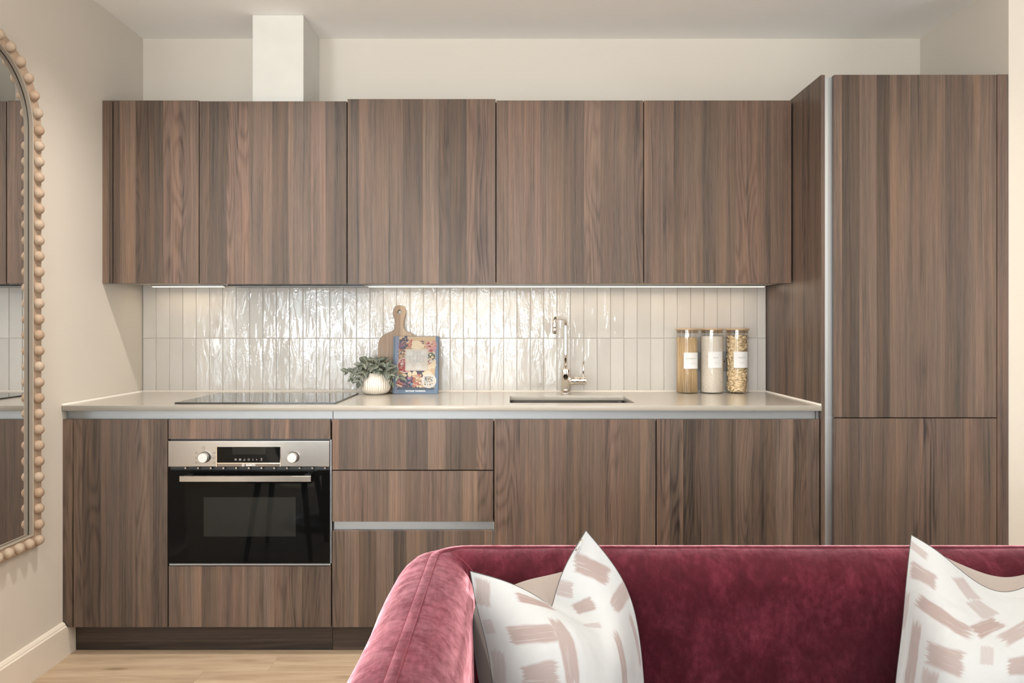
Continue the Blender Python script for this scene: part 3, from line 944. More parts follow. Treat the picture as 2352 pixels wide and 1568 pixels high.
# sink
t = thing('sink', 'stainless steel sink sunk into the worktop below the tap', 'sink', ((SX0 + SX1) / 2, (SY0 + SY1) / 2, KZ - 0.20))
bm = BM()
e = 0.004
loops = []
for (g, z, r) in ((0.016, KZ - 0.0206, 0.02), (-e, KZ - 0.0206, 0.02), (-e, KZ - 0.185, 0.02), (-0.014, KZ - 0.195, 0.02)):
    loops.append([bm.verts.new((px_, py_, z)) for px_, py_ in rrect(SX0 - g, SX1 + g, SY0 - g, SY1 + g, r, 6)])
for A, B in zip(loops[:-1], loops[1:]):
    for k in range(len(A)):
        f = bm.faces.new((A[k], A[(k + 1) % len(A)], B[(k + 1) % len(A)], B[k]))
bm.faces.new(loops[-1])
bm2 = bm
o = obj('basin', bm2, MAT['steel'], t)
bm = BM(); lathe(bm, [(0.045, 0.0), (0.045, 0.003), (0.038, 0.004), (0.0, 0.002)], ((SX0 + SX1) / 2, (SY0 + SY1) / 2, KZ - 0.1945), 24)
obj('drain', bm, MAT['chrome'], t)

# tap
FX, FY = 0.2326, 3.237
t = thing('kitchen_tap', 'chrome swan neck mixer tap behind the sink', 'tap', (FX, FY, KZ + 0.0004))
bm = BM(); lathe(bm, [(0.0240, 0.0), (0.0240, 0.003), (0.024, 0.005), (0.020, 0.006)], (FX, FY, KZ + 0.0004), 32, cap1=True)
obj('base_ring', bm, MAT['chrome'], t)
bm = BM()
lathe(bm, [(0.020, 0.0062), (0.020, 0.103), (0.0195, 0.1075), (0.0175, 0.109), (0.009, 0.109)], (FX, FY, KZ + 0.0004), 32, cap1=True)
hz = zp(874, FY)
tube(bm, [(FX + 0.012, FY, hz), (FX + 0.057, FY, hz), (FX + 0.0605, FY, hz), (FX + 0.0605, FY, hz)], [0.0185, 0.0185, 0.0165, 0.010], 28)
obj('body', bm, MAT['chrome'], t)
bm = BM()
tube(bm, [(FX + 0.0605, FY, hz), (FX + 0.063, FY, hz), (FX + 0.066, FY, hz), (FX + 0.088, FY, hz), (FX + 0.0895, FY, hz)], [0.013, 0.0165, 0.0185, 0.0185, 0.017], 28)
obj('handle_hub', bm, MAT['chrome'], t)
bm = BM(); tube(bm, [(FX + 0.077, FY, hz + 0.012), (FX + 0.0775, FY - 0.001, hz + 0.045), (FX + 0.0785, FY - 0.003, hz + 0.083)], 0.0042, 12)
obj('lever', bm, MAT['chrome'], t)
top = 1.2505
tip = Vector((0.171, 3.000, 0))
dirn = (tip - Vector((FX, FY, 0))); L = dirn.length; dirn.normalize()
pts = [(FX, FY, KZ + 0.106), (FX, FY, 1.10)]
r = 0.032
for k in range(9):
    a = (PI / 2) * k / 8
    q = Vector((FX, FY, top - r)) + dirn * (r - r * math.cos(a)) + Vector((0, 0, r * math.sin(a)))
    pts.append(q)
for k in range(9):
    a = (PI / 2) * k / 8
    q = Vector((FX, FY, top - r)) + dirn * (L - r + r * math.sin(a)) + Vector((0, 0, r * math.cos(a)))
    pts.append(q)
pts.append(Vector((FX, FY, 1.196)) + dirn * L)
bm = BM(); tube(bm, pts, 0.0083, 20)
obj('spout', bm, MAT['chrome'], t)
bm = BM(); lathe(bm, [(0.0092, 0.0), (0.0092, 0.022), (0.0084, 0.023)], (FX + dirn.x * L, FY + dirn.y * L, 1.1865), 20, cap1=True)
obj('aerator', bm, MAT['chrome'], t)

# hob
t = thing('hob', 'black glass induction hob set on the worktop above the oven', 'hob', (-0.963, 3.01, KZ + 0.0004))
obj('glass_plate', bx(-1.2665, -0.661, 2.797, 3.2175, KZ + 0.0005, KZ + 0.0058, 0.001), MAT['hob'], t)
# ------------------------------------------------------------------ oven
OY = DOOR - 0.006
def opx(p): return xp(p, OY)
def opz(p): return zp(p, OY)
t = thing('oven', 'built-in black glass oven with steel control panel and bar handle', 'oven', (opx(572), 3.0, opz(1293)))
obj('body', bx(opx(388), opx(757), DOOR + 0.0225, 3.25, opz(1292), opz(1011)), MAT['carcass'], t)
obj('frame_backing', bx(opx(386.5), opx(758), DOOR + 0.012, DOOR + 0.0223, opz(1292), opz(1009.5)), MAT['black'], t)  # black plate behind the oven front, showing in its gaps
obj('control_panel', bx(opx(385.3), opx(757), OY, OY + 0.0178, opz(1072), opz(1012.3), 0.0022, seg=2), MAT['steel'], t)
for i in range(12):
    a = 400 + i * 29.2
    obj('louvre', bx(opx(a + 22.5), opx(a + 26.5), OY + 0.004, OY + 0.012, opz(1077.5), opz(1073), 0.0003), MAT['steel'], t)
dp = obj('display', bx(opx(499.5), opx(643.5), OY - 0.0012, OY - 0.0002, opz(1062), opz(1026), 0.0003), MAT['display'], t)
bm = BM()
box(bm, opx(497), opx(499.3), OY - 0.003, OY - 0.0002, opz(1071.5), opz(1025.5), 0.0004)
box(bm, opx(499.5), opx(643.5), OY - 0.003, OY - 0.0002, opz(1064.5), opz(1062.2), 0.0004)
box(bm, opx(643.7), opx(644.8), OY - 0.003, OY - 0.0002, opz(1071.5), opz(1025.5), 0.0003)
obj('display_frame', bm, MAT['chrome'], t)
obj('badge_strip', bx(opx(499.5), opx(643.5), OY - 0.0008, OY - 0.0002, opz(1070.8), opz(1064.7), 0.0002), MAT['badge'], t)
obj('clock_field', bx(opx(534), opx(610), OY - 0.0016, OY - 0.0013, opz(1043), opz(1027)), MAT['ovenwindow'], t)
# brand plate: ringed emblem and lettering
text_on('BOSCH', 0.0098, opx(576.2), OY - 0.0012, opz(1067.7), 'brand_lettering', MAT['white'], t, bold=0.0004, spacing=1.05, extrude=0.0003)
me = flat_curve('emblem', [circle(0, 0, 0.0048, 28), circle(0, 0, 0.0038, 28)[::-1]], 0.0004)
bm = mesh_bm(me, Matrix.Translation((opx(558.5), OY - 0.0012, opz(1067.7))) @ FRONT)
box(bm, opx(558.5) - 0.0022, opx(558.5) - 0.0012, OY - 0.0014, OY - 0.0010, opz(1067.7) - 0.003, opz(1067.7) + 0.003)
box(bm, opx(558.5) + 0.0012, opx(558.5) + 0.0022, OY - 0.0014, OY - 0.0010, opz(1067.7) - 0.003, opz(1067.7) + 0.003)
box(bm, opx(558.5) - 0.0012, opx(558.5) + 0.0012, OY - 0.0014, OY - 0.0010, opz(1067.7) - 0.0005, opz(1067.7) + 0.0005)
obj('emblem', bm, MAT['white'], t)
# touch symbols in the display
bm = BM()
zi = opz(1055)
yi0, yi1 = OY - 0.0017, OY - 0.00125
def bar(x0, x1, z0, z1): box(bm, x0, x1, yi0, yi1, z0, z1)
def sq(cx, cz, h, w=0.0006):
    bar(cx - h, cx + h, cz + h - w, cz + h); bar(cx - h, cx + h, cz - h, cz - h + w)
    bar(cx - h, cx - h + w, cz - h + w, cz + h - w); bar(cx + h - w, cx + h, cz - h + w, cz + h - w)
for p in (541.6, 551.7):
    sq(opx(p), zi, 0.0035)
    bar(opx(p) - 0.002, opx(p) + 0.002, zi - 0.0012, zi - 0.0004); bar(opx(p) - 0.002, opx(p) + 0.002, zi + 0.0006, zi + 0.0014)
bar(opx(560) - 0.001, opx(562.5), zi - 0.0035, zi - 0.0025); bar(opx(562.5) - 0.0003, opx(562.5) + 0.0006, zi - 0.0025, zi + 0.0035)
bar(opx(560.3) - 0.0015, opx(560.3) - 0.0006, zi - 0.0035, zi - 0.0005)
tube(bm, [(opx(571.5) + 0.0036 * math.cos(a * PI / 10), (yi0 + yi1) / 2, zi + 0.0036 * math.sin(a * PI / 10)) for a in range(20)], 0.0003, 4, closed=True)
bar(opx(571.5) - 0.0002, opx(571.5) + 0.0004, zi, zi + 0.0024); bar(opx(571.5) - 0.0002, opx(571.5) + 0.0016, zi - 0.0004, zi + 0.0002)
bar(opx(581.3) - 0.0004, opx(581.3) + 0.0004, zi - 0.0018, zi + 0.0036); sq(opx(581.3), zi - 0.0026, 0.0009, 0.0004)
bar(opx(590) - 0.002, opx(590) - 0.0013, zi - 0.001, zi + 0.0026); bar(opx(590) - 0.0013, opx(590) + 0.0005, zi, zi + 0.0005); bar(opx(590) + 0.0005, opx(590) + 0.0012, zi - 0.003, zi + 0.001)
bar(opx(601) - 0.003, opx(601) + 0.003, zi + 0.0042, zi + 0.005); bar(opx(601) - 0.002, opx(601) + 0.002, zi + 0.0012, zi + 0.0022)
bar(opx(601) - 0.0024, opx(601) - 0.0014, zi - 0.0042, zi - 0.001); bar(opx(601) + 0.0008, opx(601) + 0.0018, zi - 0.0042, zi - 0.001)
stuff(obj('touch_symbols', bm, MAT['icon'], t))
bm = BM()
yi0, yi1 = OY - 0.0006, OY - 0.0001
kx = opx(471.5)
for zz, e in ((1039.5, 1), (1051, 1), (1062, 1)):
    for s in (-1, 1):
        cx = kx + s * 0.0335
        sq(cx, opz(zz), 0.0026, 0.0006)
        bar(min(cx + -s * 0.004, cx + -s * 0.0125), max(cx + -s * 0.004, cx + -s * 0.0125), opz(zz) - 0.0023, opz(zz) - 0.0017)
sq(opx(467.5), opz(1028.5), 0.0048, 0.0006)
bar(opx(467.5) - 0.0004, opx(467.5) + 0.0004, opz(1034.5) - 0.0006, opz(1034.5) + 0.0006)
tube(bm, [(opx(674) + 0.0225 * math.cos(math.radians(a)), OY - 0.0003, opz(1049.5) + 0.0225 * math.sin(math.radians(a))) for a in range(45, 136, 9)], 0.0003, 4)
stuff(obj('printed_symbols', bm, MAT['icondark'], t))
for p in (470.5, 674.0):
    bm = BM()
    c = (opx(p), opz(1049.5))
    tube(bm, [(c[0], OY - 0.0002, c[1]), (c[0], OY - 0.003, c[1])], [0.0205, 0.0200], 32)
    kb = obj('knob', bm, MAT['black'], t)
    bm = BM()
    tube(bm, [(c[0], OY - 0.0031, c[1]), (c[0], OY - 0.020, c[1]), (c[0], OY - 0.022, c[1])], [0.0188, 0.0180, 0.0165], 32)
    obj('knob_cap', bm, MAT['knob'], kb)
dr = obj('door', bx(opx(386.2), opx(757.2), OY, OY + 0.0175, opz(1293), opz(1079.5), 0.0012), MAT['ovenglass'], t)
obj('window', bx(opx(468), opx(679.5), OY - 0.0008, OY - 0.0001, opz(1231.5), opz(1141.5)), MAT['ovenwindow'], dr)
obj('handle', bx(xp(411.5, OY - 0.052), xp(714, OY - 0.052), OY - 0.052, OY - 0.040, zp(1106.5, OY - 0.052), zp(1093, OY - 0.052), 0.0012), MAT['steel'], dr)
for p in (424, 700):
    hx_ = xp(p, OY - 0.052)
    obj('handle_post', bx(hx_ - 0.010, hx_ + 0.010, OY - 0.0398, OY - 0.0003, zp(1105.5, OY - 0.052), zp(1094, OY - 0.052), 0.001), MAT['black'], dr)

# ------------------------------------------------------------------ wall socket behind the jars
sx0, sx1, sz0, sz1 = xp(1597, TY), xp(1671, TY), zp(852.5, TY), zp(807.5, TY)
t = thing('wall_socket', 'brushed steel double socket on the tiles behind the glass jars', 'socket', ((sx0 + sx1) / 2, TY, sz0))
obj('plate', bx(sx0, sx1, TY - 0.0062, TY - 0.0012, sz0, sz1, 0.0012), MAT['alu'], t)
for c in (sx0 + 0.032, sx1 - 0.032):
    obj('outlet', bx(c - 0.022, c + 0.022, TY - 0.0075, TY - 0.0063, sz0 + 0.008, sz1 - 0.03, 0.0006), MAT['lip'], t)
    obj('switch', bx(c - 0.008, c + 0.008, TY - 0.009, TY - 0.0063, sz1 - 0.026, sz1 - 0.008, 0.0008), MAT['alu'], t)
bm = BM()
tube(bm, [((sx0 + sx1) / 2 + 0.056, TY - 0.0063, (sz0 + sz1) / 2), ((sx0 + sx1) / 2 + 0.056, TY - 0.0078, (sz0 + sz1) / 2)], 0.0032, 12)
obj('screw', bm, MAT['chrome'], t)

# ------------------------------------------------------------------ storage jars
JY, JR = 3.286, 0.0492
def jar(px, name_text, label, ang):
    cx = xp(px, JY)
    z0 = KZ + 0.0005
    t = thing('storage_jar', label, 'jar', (cx, JY, z0), 'glass storage jars')
    bm = BM()
    lathe(bm, [(0.046, 0.0), (JR - 0.0005, 0.002), (JR, 0.006), (JR, 0.2760)], (cx, JY, z0), 40)
    obj('glass_body', bm, MAT['glass'], t)
    bm = BM()
    lathe(bm, [(JR + 0.0012, 0.2763), (JR + 0.0024, 0.2775), (JR + 0.0024, 0.2815), (JR + 0.001, 0.2827)], (cx, JY, z0), 40, cap1=True)
    ld = obj('lid', bm, MAT['bamboo'], t)
    bm = BM()
    lathe(bm, [(JR - 0.004, 0.262), (JR - 0.0016, 0.2635), (JR - 0.0040, 0.2655), (JR - 0.0040, 0.269), (JR - 0.0016, 0.271), (JR - 0.004, 0.2755)], (cx, JY, z0), 40)
    obj('seal', bm, MAT['seal'], ld)
    # paper label wrapped on the glass
    rl = JR + 0.0006
    w, zl0, zl1 = 0.068, z0 + 0.112 - (0.004 if name_text == 'SPAGHETTI' else 0), z0 + 0.182 - (0.004 if name_text == 'SPAGHETTI' else 0)
    def wrap(xl, z, rr): 
        a = -PI / 2 + ang + xl / JR
        return (cx + rr * math.cos(a), JY + rr * math.sin(a), z)
    bm = BM()
    nseg = 16
    V = [[bm.verts.new(wrap(-w / 2 + w * k / nseg, z, rl)) for k in range(nseg + 1)] for z in (zl0, zl1)]
    for k in range(nseg): bm.faces.new((V[0][k], V[0][k + 1], V[1][k + 1], V[1][k]))
    lb = obj('label', bm, MAT['white'], t)
    me = text_mesh(name_text, 0.0080, 0.0, spacing=1.38)
    bm = BM(); bm.from_mesh(me); bpy.data.meshes.remove(me)
    for v in bm.verts:
        v.co = Vector(wrap(v.co.x, (zl0 + zl1) / 2 + 0.0085 + v.co.y, rl + 0.0003))
    for row, (wd, zz) in enumerate(((0.030, -0.011), (0.021, -0.0165))):
        xx = -wd / 2 + 0.004
        while xx < wd / 2:
            d = random.uniform(0.0008, 0.0018)
            q = [bm.verts.new(wrap(a, (zl0 + zl1) / 2 + zz + b_, rl + 0.0003)) for a, b_ in ((xx, 0), (xx + d, 0), (xx + d, 0.0007), (xx, 0.0007))]
            bm.faces.new(q)
            xx += d + 0.0009
    stuff(obj('lettering', bm, MAT['ink_grey'], lb))
    return t, cx, z0
t, cx, z0 = jar(1578.5, 'SPAGHETTI', 'glass jar of spaghetti with bamboo lid, nearest the tap', 0.16)
rng = random.Random(3)
bm = BM()
Lh = 0.238
lathe(bm, [(0.030, 0.003), (0.034, 0.236), (0.0, 0.237)], (cx, JY, z0), 24)
for k in range(300):
    def pt(): 
        rr = (JR - 0.004) * math.sqrt(rng.uniform(0.30, 1.0)); a = rng.uniform(0, 2 * PI)
        return rr, a
    r0, a0 = pt()
    r1, a1 = r0 * rng.uniform(0.85, 1.0), a0 + rng.gauss(0, 0.75 if rng.random() < 0.3 else 0.2)
    tube(bm, [(cx + r0 * math.cos(a0), JY + r0 * math.sin(a0), z0 + 0.003), (cx + r1 * math.cos(a1), JY + r1 * math.sin(a1), z0 + Lh + rng.uniform(0, 0.008))], 0.00105, 5)
stuff(obj('spaghetti', bm, MAT['spaghetti'], t))
t, cx, z0 = jar(1634.8, 'RICE', 'glass jar of white rice with bamboo lid, between the pasta jars', 0.12)
bm = BM()
lathe(bm, [(JR - 0.004, 0.003), (JR - 0.0022, 0.006), (JR - 0.0022, 0.244), (JR - 0.004, 0.2485), (0.025, 0.252), (0.0, 0.254)], (cx, JY, z0), 40)
for k in range(900):
    a = rng.uniform(PI, 2 * PI); zz = rng.uniform(0.006, 0.244)
    p = Vector((cx + (JR - 0.0021) * math.cos(a), JY + (JR - 0.0021) * math.sin(a), z0 + zz))
    tg = Vector((-math.sin(a), math.cos(a), 0)); th = rng.uniform(0, PI)
    d = (tg * math.cos(th) + Vector((0, 0, 1)) * math.sin(th)) * 0.0030
    tube(bm, [p - d, p - d * 0.4, p + d * 0.4, p + d], [0.0003, 0.0009, 0.0009, 0.0003], 5)
stuff(obj('rice', bm, MAT['rice'], t))
t, cx, z0 = jar(1693.2, 'PENNE', 'glass jar of penne with bamboo lid, nearest the tall unit', 0.10)
bm = BM()
def penne(bm, p, d, L=0.036, r=0.0045):
    a, b_ = ring_frame(d); n = 8
    rings = []
    for s, rr in ((-1, r), (1, r), (1, r * 0.68), (-1, r * 0.68)):
        rings.append([bm.verts.new(p + d * (s * L / 2 + 0.7 * r * math.cos(2 * PI * k / n)) + (a * math.cos(2 * PI * k / n) + b_ * math.sin(2 * PI * k / n)) * rr) for k in range(n)])
    for i in range(4):
        A, B = rings[i], rings[(i + 1) % 4]
        for k in range(n):
            f = bm.faces.new((A[k], A[(k + 1) % n], B[(k + 1) % n], B[k])); f.smooth = i in (0, 2)
for layer in range(40):
    zz = 0.014 + layer * 0.0060
    for k in range(11):
        a = 2 * PI * (k + rng.random()) / 11
        rr = JR - 0.0105 - rng.uniform(0, 0.007)
        p = Vector((cx + rr * math.cos(a), JY + rr * math.sin(a), z0 + zz + rng.uniform(-0.002, 0.002)))
        tg = Vector((-math.sin(a), math.cos(a), rng.gauss(0, 0.55))).normalized()
        if rng.random() < 0.16: tg = (tg * 0.4 + Vector((math.cos(a), math.sin(a), 0))).normalized(); p -= tg * 0.015
        penne(bm, p, tg, 0.030 if rng.random() < 0.7 else 0.024)
core = lathe(bm, [(JR - 0.016, 0.004), (JR - 0.016, 0.245)], (cx, JY, z0), 16, cap1=True)
stuff(obj('penne', bm, MAT['penne'], t))

# ------------------------------------------------------------------ chopping board leaning on the tiles
bY0, bTop = 3.262, 0.383
ang = math.atan2(BACK - 0.0095 - 0.018 - bY0, bTop)
t = thing('chopping_board', 'paddle shaped acacia chopping board leaning on the tiles behind the book', 'chopping board', (xp(915, 3.29), bY0, KZ + 0.0045), rot=(-ang, 0, 0))
half = [(0.0, 0.0), (0.070, 0.0), (0.082, 0.004), (0.0885, 0.014), (0.0885, 0.205), (0.086, 0.225), (0.078, 0.241), (0.064, 0.253), (0.047, 0.261), (0.030, 0.269),
        (0.021, 0.279), (0.0175, 0.294), (0.0172, 0.310), (0.0195, 0.325), (0.0250, 0.342), (0.0272, 0.357), (0.0245, 0.371), (0.0165, 0.381), (0.006, 0.385)]
out = half[1:] + [(-x_, z_) for x_, z_ in half[::-1]][:-1]
me = flat_curve('board', [out, circle(0.001, 0.357, 0.0108, 20)[::-1]], 0.016, 0.002)
bm = mesh_bm(me, FRONT)
bmesh.ops.translate(bm, verts=bm.verts, vec=Vector(ORG[t.name]) + Vector((0, 0.009, 0)))
obj('board', bm, MAT['board'], t)

# ------------------------------------------------------------------ cookbook
bkY, bkH, bkW = 3.228, 0.2505, 0.1985
t = thing('cookbook', 'blue hardback cookbook with a cheese board cover, standing against the chopping board', 'book', (xp(1007, 3.25), bkY, KZ + 0.0006), rot=(-math.radians(6.5), 0, math.radians(-1.0)))
O = Vector(ORG[t.name])
def cover_mat(name, col, rough=0.45): return simple(name, col, rough)
blue = cover_mat('denim_blue_cover', (0.085, 0.135, 0.205))
blue_l = cover_mat('pale_blue_spine', (0.14, 0.195, 0.255))
def bkbox(name, x0, x1, y0, y1, z0, z1, mat, bev=0.0004):
    return obj(name, bx(O.x + x0, O.x + x1, O.y + y0, O.y + y1, O.z + z0, O.z + z1, bev), mat, t)
bkbox('front_cover', -bkW + 0.009, 0, 0, 0.0025, 0, bkH, blue)
bkbox('back_cover', -bkW + 0.009, 0, 0.0205, 0.023, 0, bkH, blue)
bkbox('spine', -bkW, -bkW + 0.0075, 0.0003, 0.0227, 0, bkH, blue_l, 0.003)
bkbox('pages', -bkW + 0.008, -0.003, 0.0027, 0.0203, 0.003, bkH - 0.003, MAT['white'])
INK = [cover_mat('print_' + n, tuple(v * 0.8 for v in c)) for n, c in (
    ('tan', (0.52, 0.36, 0.21)), ('navy', (0.035, 0.05, 0.075)), ('grape', (0.035, 0.022, 0.045)), ('plum', (0.16, 0.06, 0.10)), ('fig', (0.36, 0.075, 0.045)),
    ('cream', (0.66, 0.53, 0.36)), ('nut', (0.36, 0.19, 0.09)), ('walnut', (0.50, 0.33, 0.19)), ('ham', (0.50, 0.22, 0.17)), ('olive', (0.075, 0.08, 0.045)),
    ('white', (0.58, 0.55, 0.50)), ('red', (0.28, 0.035, 0.035)), ('panel', (0.54, 0.48, 0.41)), ('dusk', (0.16, 0.19, 0.28)), ('pink', (0.45, 0.20, 0.25)), ('ink', (0.34, 0.38, 0.43)))]
TAN, NAVY, GRAPE, PLUM, FIG, CREAM, NUT, WALNUT, HAM, OLIVE, WHITE, RED, PANEL, DUSK, PINK, INKB = range(16)
bm = BM()
lay = [0.00015]
def cov(X, Y): return (O.x - bkW + (X - 252) / 1072.0 * bkW, O.z + (1 - (Y - 120) / 1380.0) * bkH)
def poly(pts, mi):
    lay[0] += 0.0000035
    vs = [bm.verts.new((*((lambda q: (q[0], O.y - lay[0], q[1]))(cov(X, Y))),)) for X, Y in pts]
    f = bm.faces.new(vs); f.material_index = mi
def disc(X, Y, r, mi, n=9, sq=1.0, rot=0.0):
    poly([(X + r * math.cos(2 * PI * k / n + rot), Y + r * sq * math.sin(2 * PI * k / n + rot)) for k in range(n)], mi)
rc = random.Random(11)
def scatter(n, x0, x1, y0, y1, r0, r1, inks):
    for _ in range(n):
        disc(rc.uniform(x0, x1), rc.uniform(y0, y1), rc.uniform(r0, r1), rc.choice(inks), 7, rc.uniform(0.6, 1.0), rc.uniform(0, 3))
poly([(300, 130), (395, 130), (395, 1490), (300, 1490)], DUSK)  # shading of the hinge groove, put into the cover print as colour
poly([(395, 128), (1255, 128), (1245, 1350), (365, 1350)], TAN)
poly([(365, 1350), (1245, 1350), (1215, 1412), (355, 1405)], NAVY)
poly([(390, 180), (470, 180), (700, 420), (700, 1350), (380, 1350)], NUT)
poly([(700, 930), (1000, 930), (900, 1350), (400, 1350), (380, 1090)], GRAPE)
scatter(34, 400, 570, 215, 420, 26, 40, [GRAPE, GRAPE, GRAPE, PLUM])
for X, Y in ((490, 190), (575, 215), (550, 145), (430, 240)): disc(X, Y, 38, GRAPE)
for X, Y in ((470, 265), (545, 255), (505, 340), (460, 300)): disc(X, Y, 15, PINK)
poly([(620, 220), (705, 195), (690, 280), (635, 285)], FIG); poly([(585, 290), (700, 300), (680, 360), (620, 380)], FIG)
disc(655, 240, 20, HAM); disc(640, 330, 26, HAM)
scatter(70, 890, 1120, 225, 400, 10, 24, [NUT, WALNUT, CREAM, RED, GRAPE, WALNUT])
scatter(46, 1050, 1255, 260, 480, 22, 46, [HAM, HAM, RED, CREAM, PINK])
poly([(700, 240), (810, 225), (890, 250), (985, 370), (930, 415), (830, 455), (690, 405)], CREAM)
for k in range(4): poly([(800 + k * 40, 320 + k * 10), (806 + k * 40, 320 + k * 10), (870 + k * 26, 430 - k * 8), (864 + k * 26, 430 - k * 8)], WALNUT)
scatter(90, 385, 560, 430, 650, 11, 28, [NUT, WALNUT, CREAM, NUT, RED, GRAPE])
disc(1160, 608, 108, WHITE, 20); disc(1160, 605, 96, OLIVE, 20)
scatter(16, 1090, 1230, 540, 680, 18, 32, [OLIVE, CREAM, WALNUT, OLIVE])
scatter(24, 1070, 1170, 700, 800, 14, 30, [RED, HAM, WHITE])
disc(535, 825, 180, WHITE, 24); disc(535, 820, 162, RED, 24)
scatter(46, 400, 620, 690, 960, 18, 36, [RED, RED, WHITE, HAM, FIG])
poly([(1050, 850), (1270, 675), (1265, 800), (1120, 950)], CREAM); poly([(1100, 860), (1290, 795), (1200, 985)], CREAM); poly([(1140, 900), (1265, 885), (1230, 1010), (1100, 1000)], TAN)
poly([(940, 1000), (1100, 935), (1190, 1010), (1000, 1120)], CREAM)
disc(520, 1065, 74, CREAM, 12, 0.55, 0.2); disc(655, 1035, 52, CREAM, 12, 1.3); disc(770, 1040, 62, CREAM, 12, 1.4); disc(745, 1100, 30, WALNUT)
scatter(60, 400, 740, 1105, 1330, 24, 40, [GRAPE, PLUM, DUSK, GRAPE, PINK])
disc(378, 1150, 34, RED)
scatter(80, 740, 930, 1040, 1335, 14, 34, [NUT, WALNUT, FIG, CREAM, HAM])
for k in range(3): poly([(335, 1285 - 32 * k), (400, 1215 - 10 * k), (490, 1260 - 10 * k), (475, 1350 - 40 * k), (400, 1310 - 34 * k)], (CREAM, RED, HAM)[k])
disc(1108, 1190, 176, WHITE, 28); disc(1108, 1190, 154, CREAM, 28); disc(1108, 1190, 150, WHITE, 28)
scatter(90, 1010, 1200, 1090, 1290, 6, 17, [OLIVE, OLIVE, WALNUT, NAVY])
poly([(548, 432), (1078, 432), (1078, 950), (548, 950)], PANEL)
for X, Y, r in ((650, 540, 70), (960, 520, 50), (860, 840, 80), (640, 830, 60), (760, 640, 50)): disc(X, Y, r, WHITE, 14)
stuff(obj('cover_print', bm, INK, t))
def cover_text(body, X, Y, size, mat, sp=1.3, bold=0.0):
    x_, z_ = cov(X, Y)
    b5 = mesh_bm(text_mesh(body, size, 0.0, spacing=sp, bold=bold), Matrix.Translation((x_, O.y - lay[0] - 0.0003, z_)) @ FRONT)
    return b5
bm = BM()
for args in (('THE', 812, 520, 0.0175), ('GRAZING', 812, 615, 0.0185), ('TABLE', 815, 712, 0.0185)):
    b5 = cover_text(*args, None, sp=1.45)
    tmp = bpy.data.meshes.new('tmp'); b5.to_mesh(tmp); b5.free(); bm.from_mesh(tmp); bpy.data.meshes.remove(tmp)
obj('title_lettering', bm, INK[INKB], t)
obj('author_lettering', cover_text('NATALIE THOMSON', 797, 1437, 0.0085, None, 1.12, 0.0003), MAT['white'], t)

# ------------------------------------------------------------------ potted plant
PX, PY = xp(862.5, 3.215), 3.215
z0 = KZ + 0.0005
t = thing('potted_plant', 'trailing variegated plant in a fluted cream pot beside the cookbook', 'plant', (PX, PY, z0))
NF = 36
def flute(a, j):
    k = (0.35, 0.8, 1, 1, 1, 1, 1, 1, 0.9, 0.0, 0, 0)[min(j, 11)]
    return 1.0 + 0.050 * k * (abs(math.cos(a * NF / 2)) - 0.65)
bm = BM()
pr = [(0.036, 0.0), (0.047, 0.004), (0.057, 0.013), (0.0625, 0.026), (0.0635, 0.040), (0.0620, 0.056), (0.0585, 0.072), (0.0545, 0.085), (0.0525, 0.091), (0.0515, 0.093), (0.049, 0.092), (0.0485, 0.080)]
lathe(bm, pr, (PX, PY, z0), NF * 6, flute)
obj('pot', bm, MAT['glaze'], t)
bm = BM(); lathe(bm, [(0.048, 0.079), (0.03, 0.083), (0.0, 0.085)], (PX, PY, z0), 24)
obj('soil', bm, MAT['soil'], t)
def leaf_mesh(name, L, Wd, fold, droop):
    bm = BM()
    prof = [(0.0, 0.0), (0.12, 0.62), (0.32, 1.0), (0.56, 0.96), (0.80, 0.58), (1.0, 0.0)]
    rows_ = []
    for s, w in prof:
        y = s * L; z = -droop * L * s * s
        rows_.append([bm.verts.new((k * w * Wd / 2, y, z + abs(k) * w * Wd * fold)) for k in (-1, -0.5, 0, 0.5, 1)] if 0 < w else [bm.verts.new((0, y, z))])
    for A, B in zip(rows_[:-1], rows_[1:]):
        if len(A) == 1:
            for k in range(4): bm.faces.new((A[0], B[k + 1], B[k]))
        elif len(B) == 1:
            for k in range(4): bm.faces.new((A[k], A[k + 1], B[0]))
        else:
            for k in range(4): bm.faces.new((A[k], A[k + 1], B[k + 1], B[k]))
    for f in bm.faces: f.smooth = True
    me = bpy.data.meshes.new(name); bm.to_mesh(me); bm.free()
    me.materials.append(MAT['leaf'])
    return me
LEAF = [leaf_mesh('leaf', 0.033, 0.0225, 0.16, 0.12), leaf_mesh('leaf', 0.028, 0.020, 0.2, 0.08), leaf_mesh('leaf', 0.024, 0.016, 0.14, 0.2)]
rp = random.Random(5)
stem_bm = BM()
def leaf_at(p, d, k=None):
    d = d.normalized()
    up = Vector((rp.gauss(0, 0.3), -0.75, 0.75))
    x_ = d.cross(up)
    if x_.length < 0.05: x_ = Vector((1, 0, 0))
    x_.normalize(); u = x_.cross(d)
    m = Matrix((x_, d, u)).transposed().to_4x4()
    o = bpy.data.objects.new('leaf', LEAF[rp.randrange(3) if k is None else k])
    COL.objects.link(o)
    o.parent = t
    s = rp.uniform(0.85, 1.15)
    o.matrix_local = Matrix.Translation(p - Vector(ORG[t.name])) @ m @ Matrix.Scale(s, 4)
    return o
def clampy(v): return Vector((v.x, min(max(v.y, 3.125), 3.240 if v.x < PX + 0.05 else 3.195), max(v.z, z0 + 0.03)))
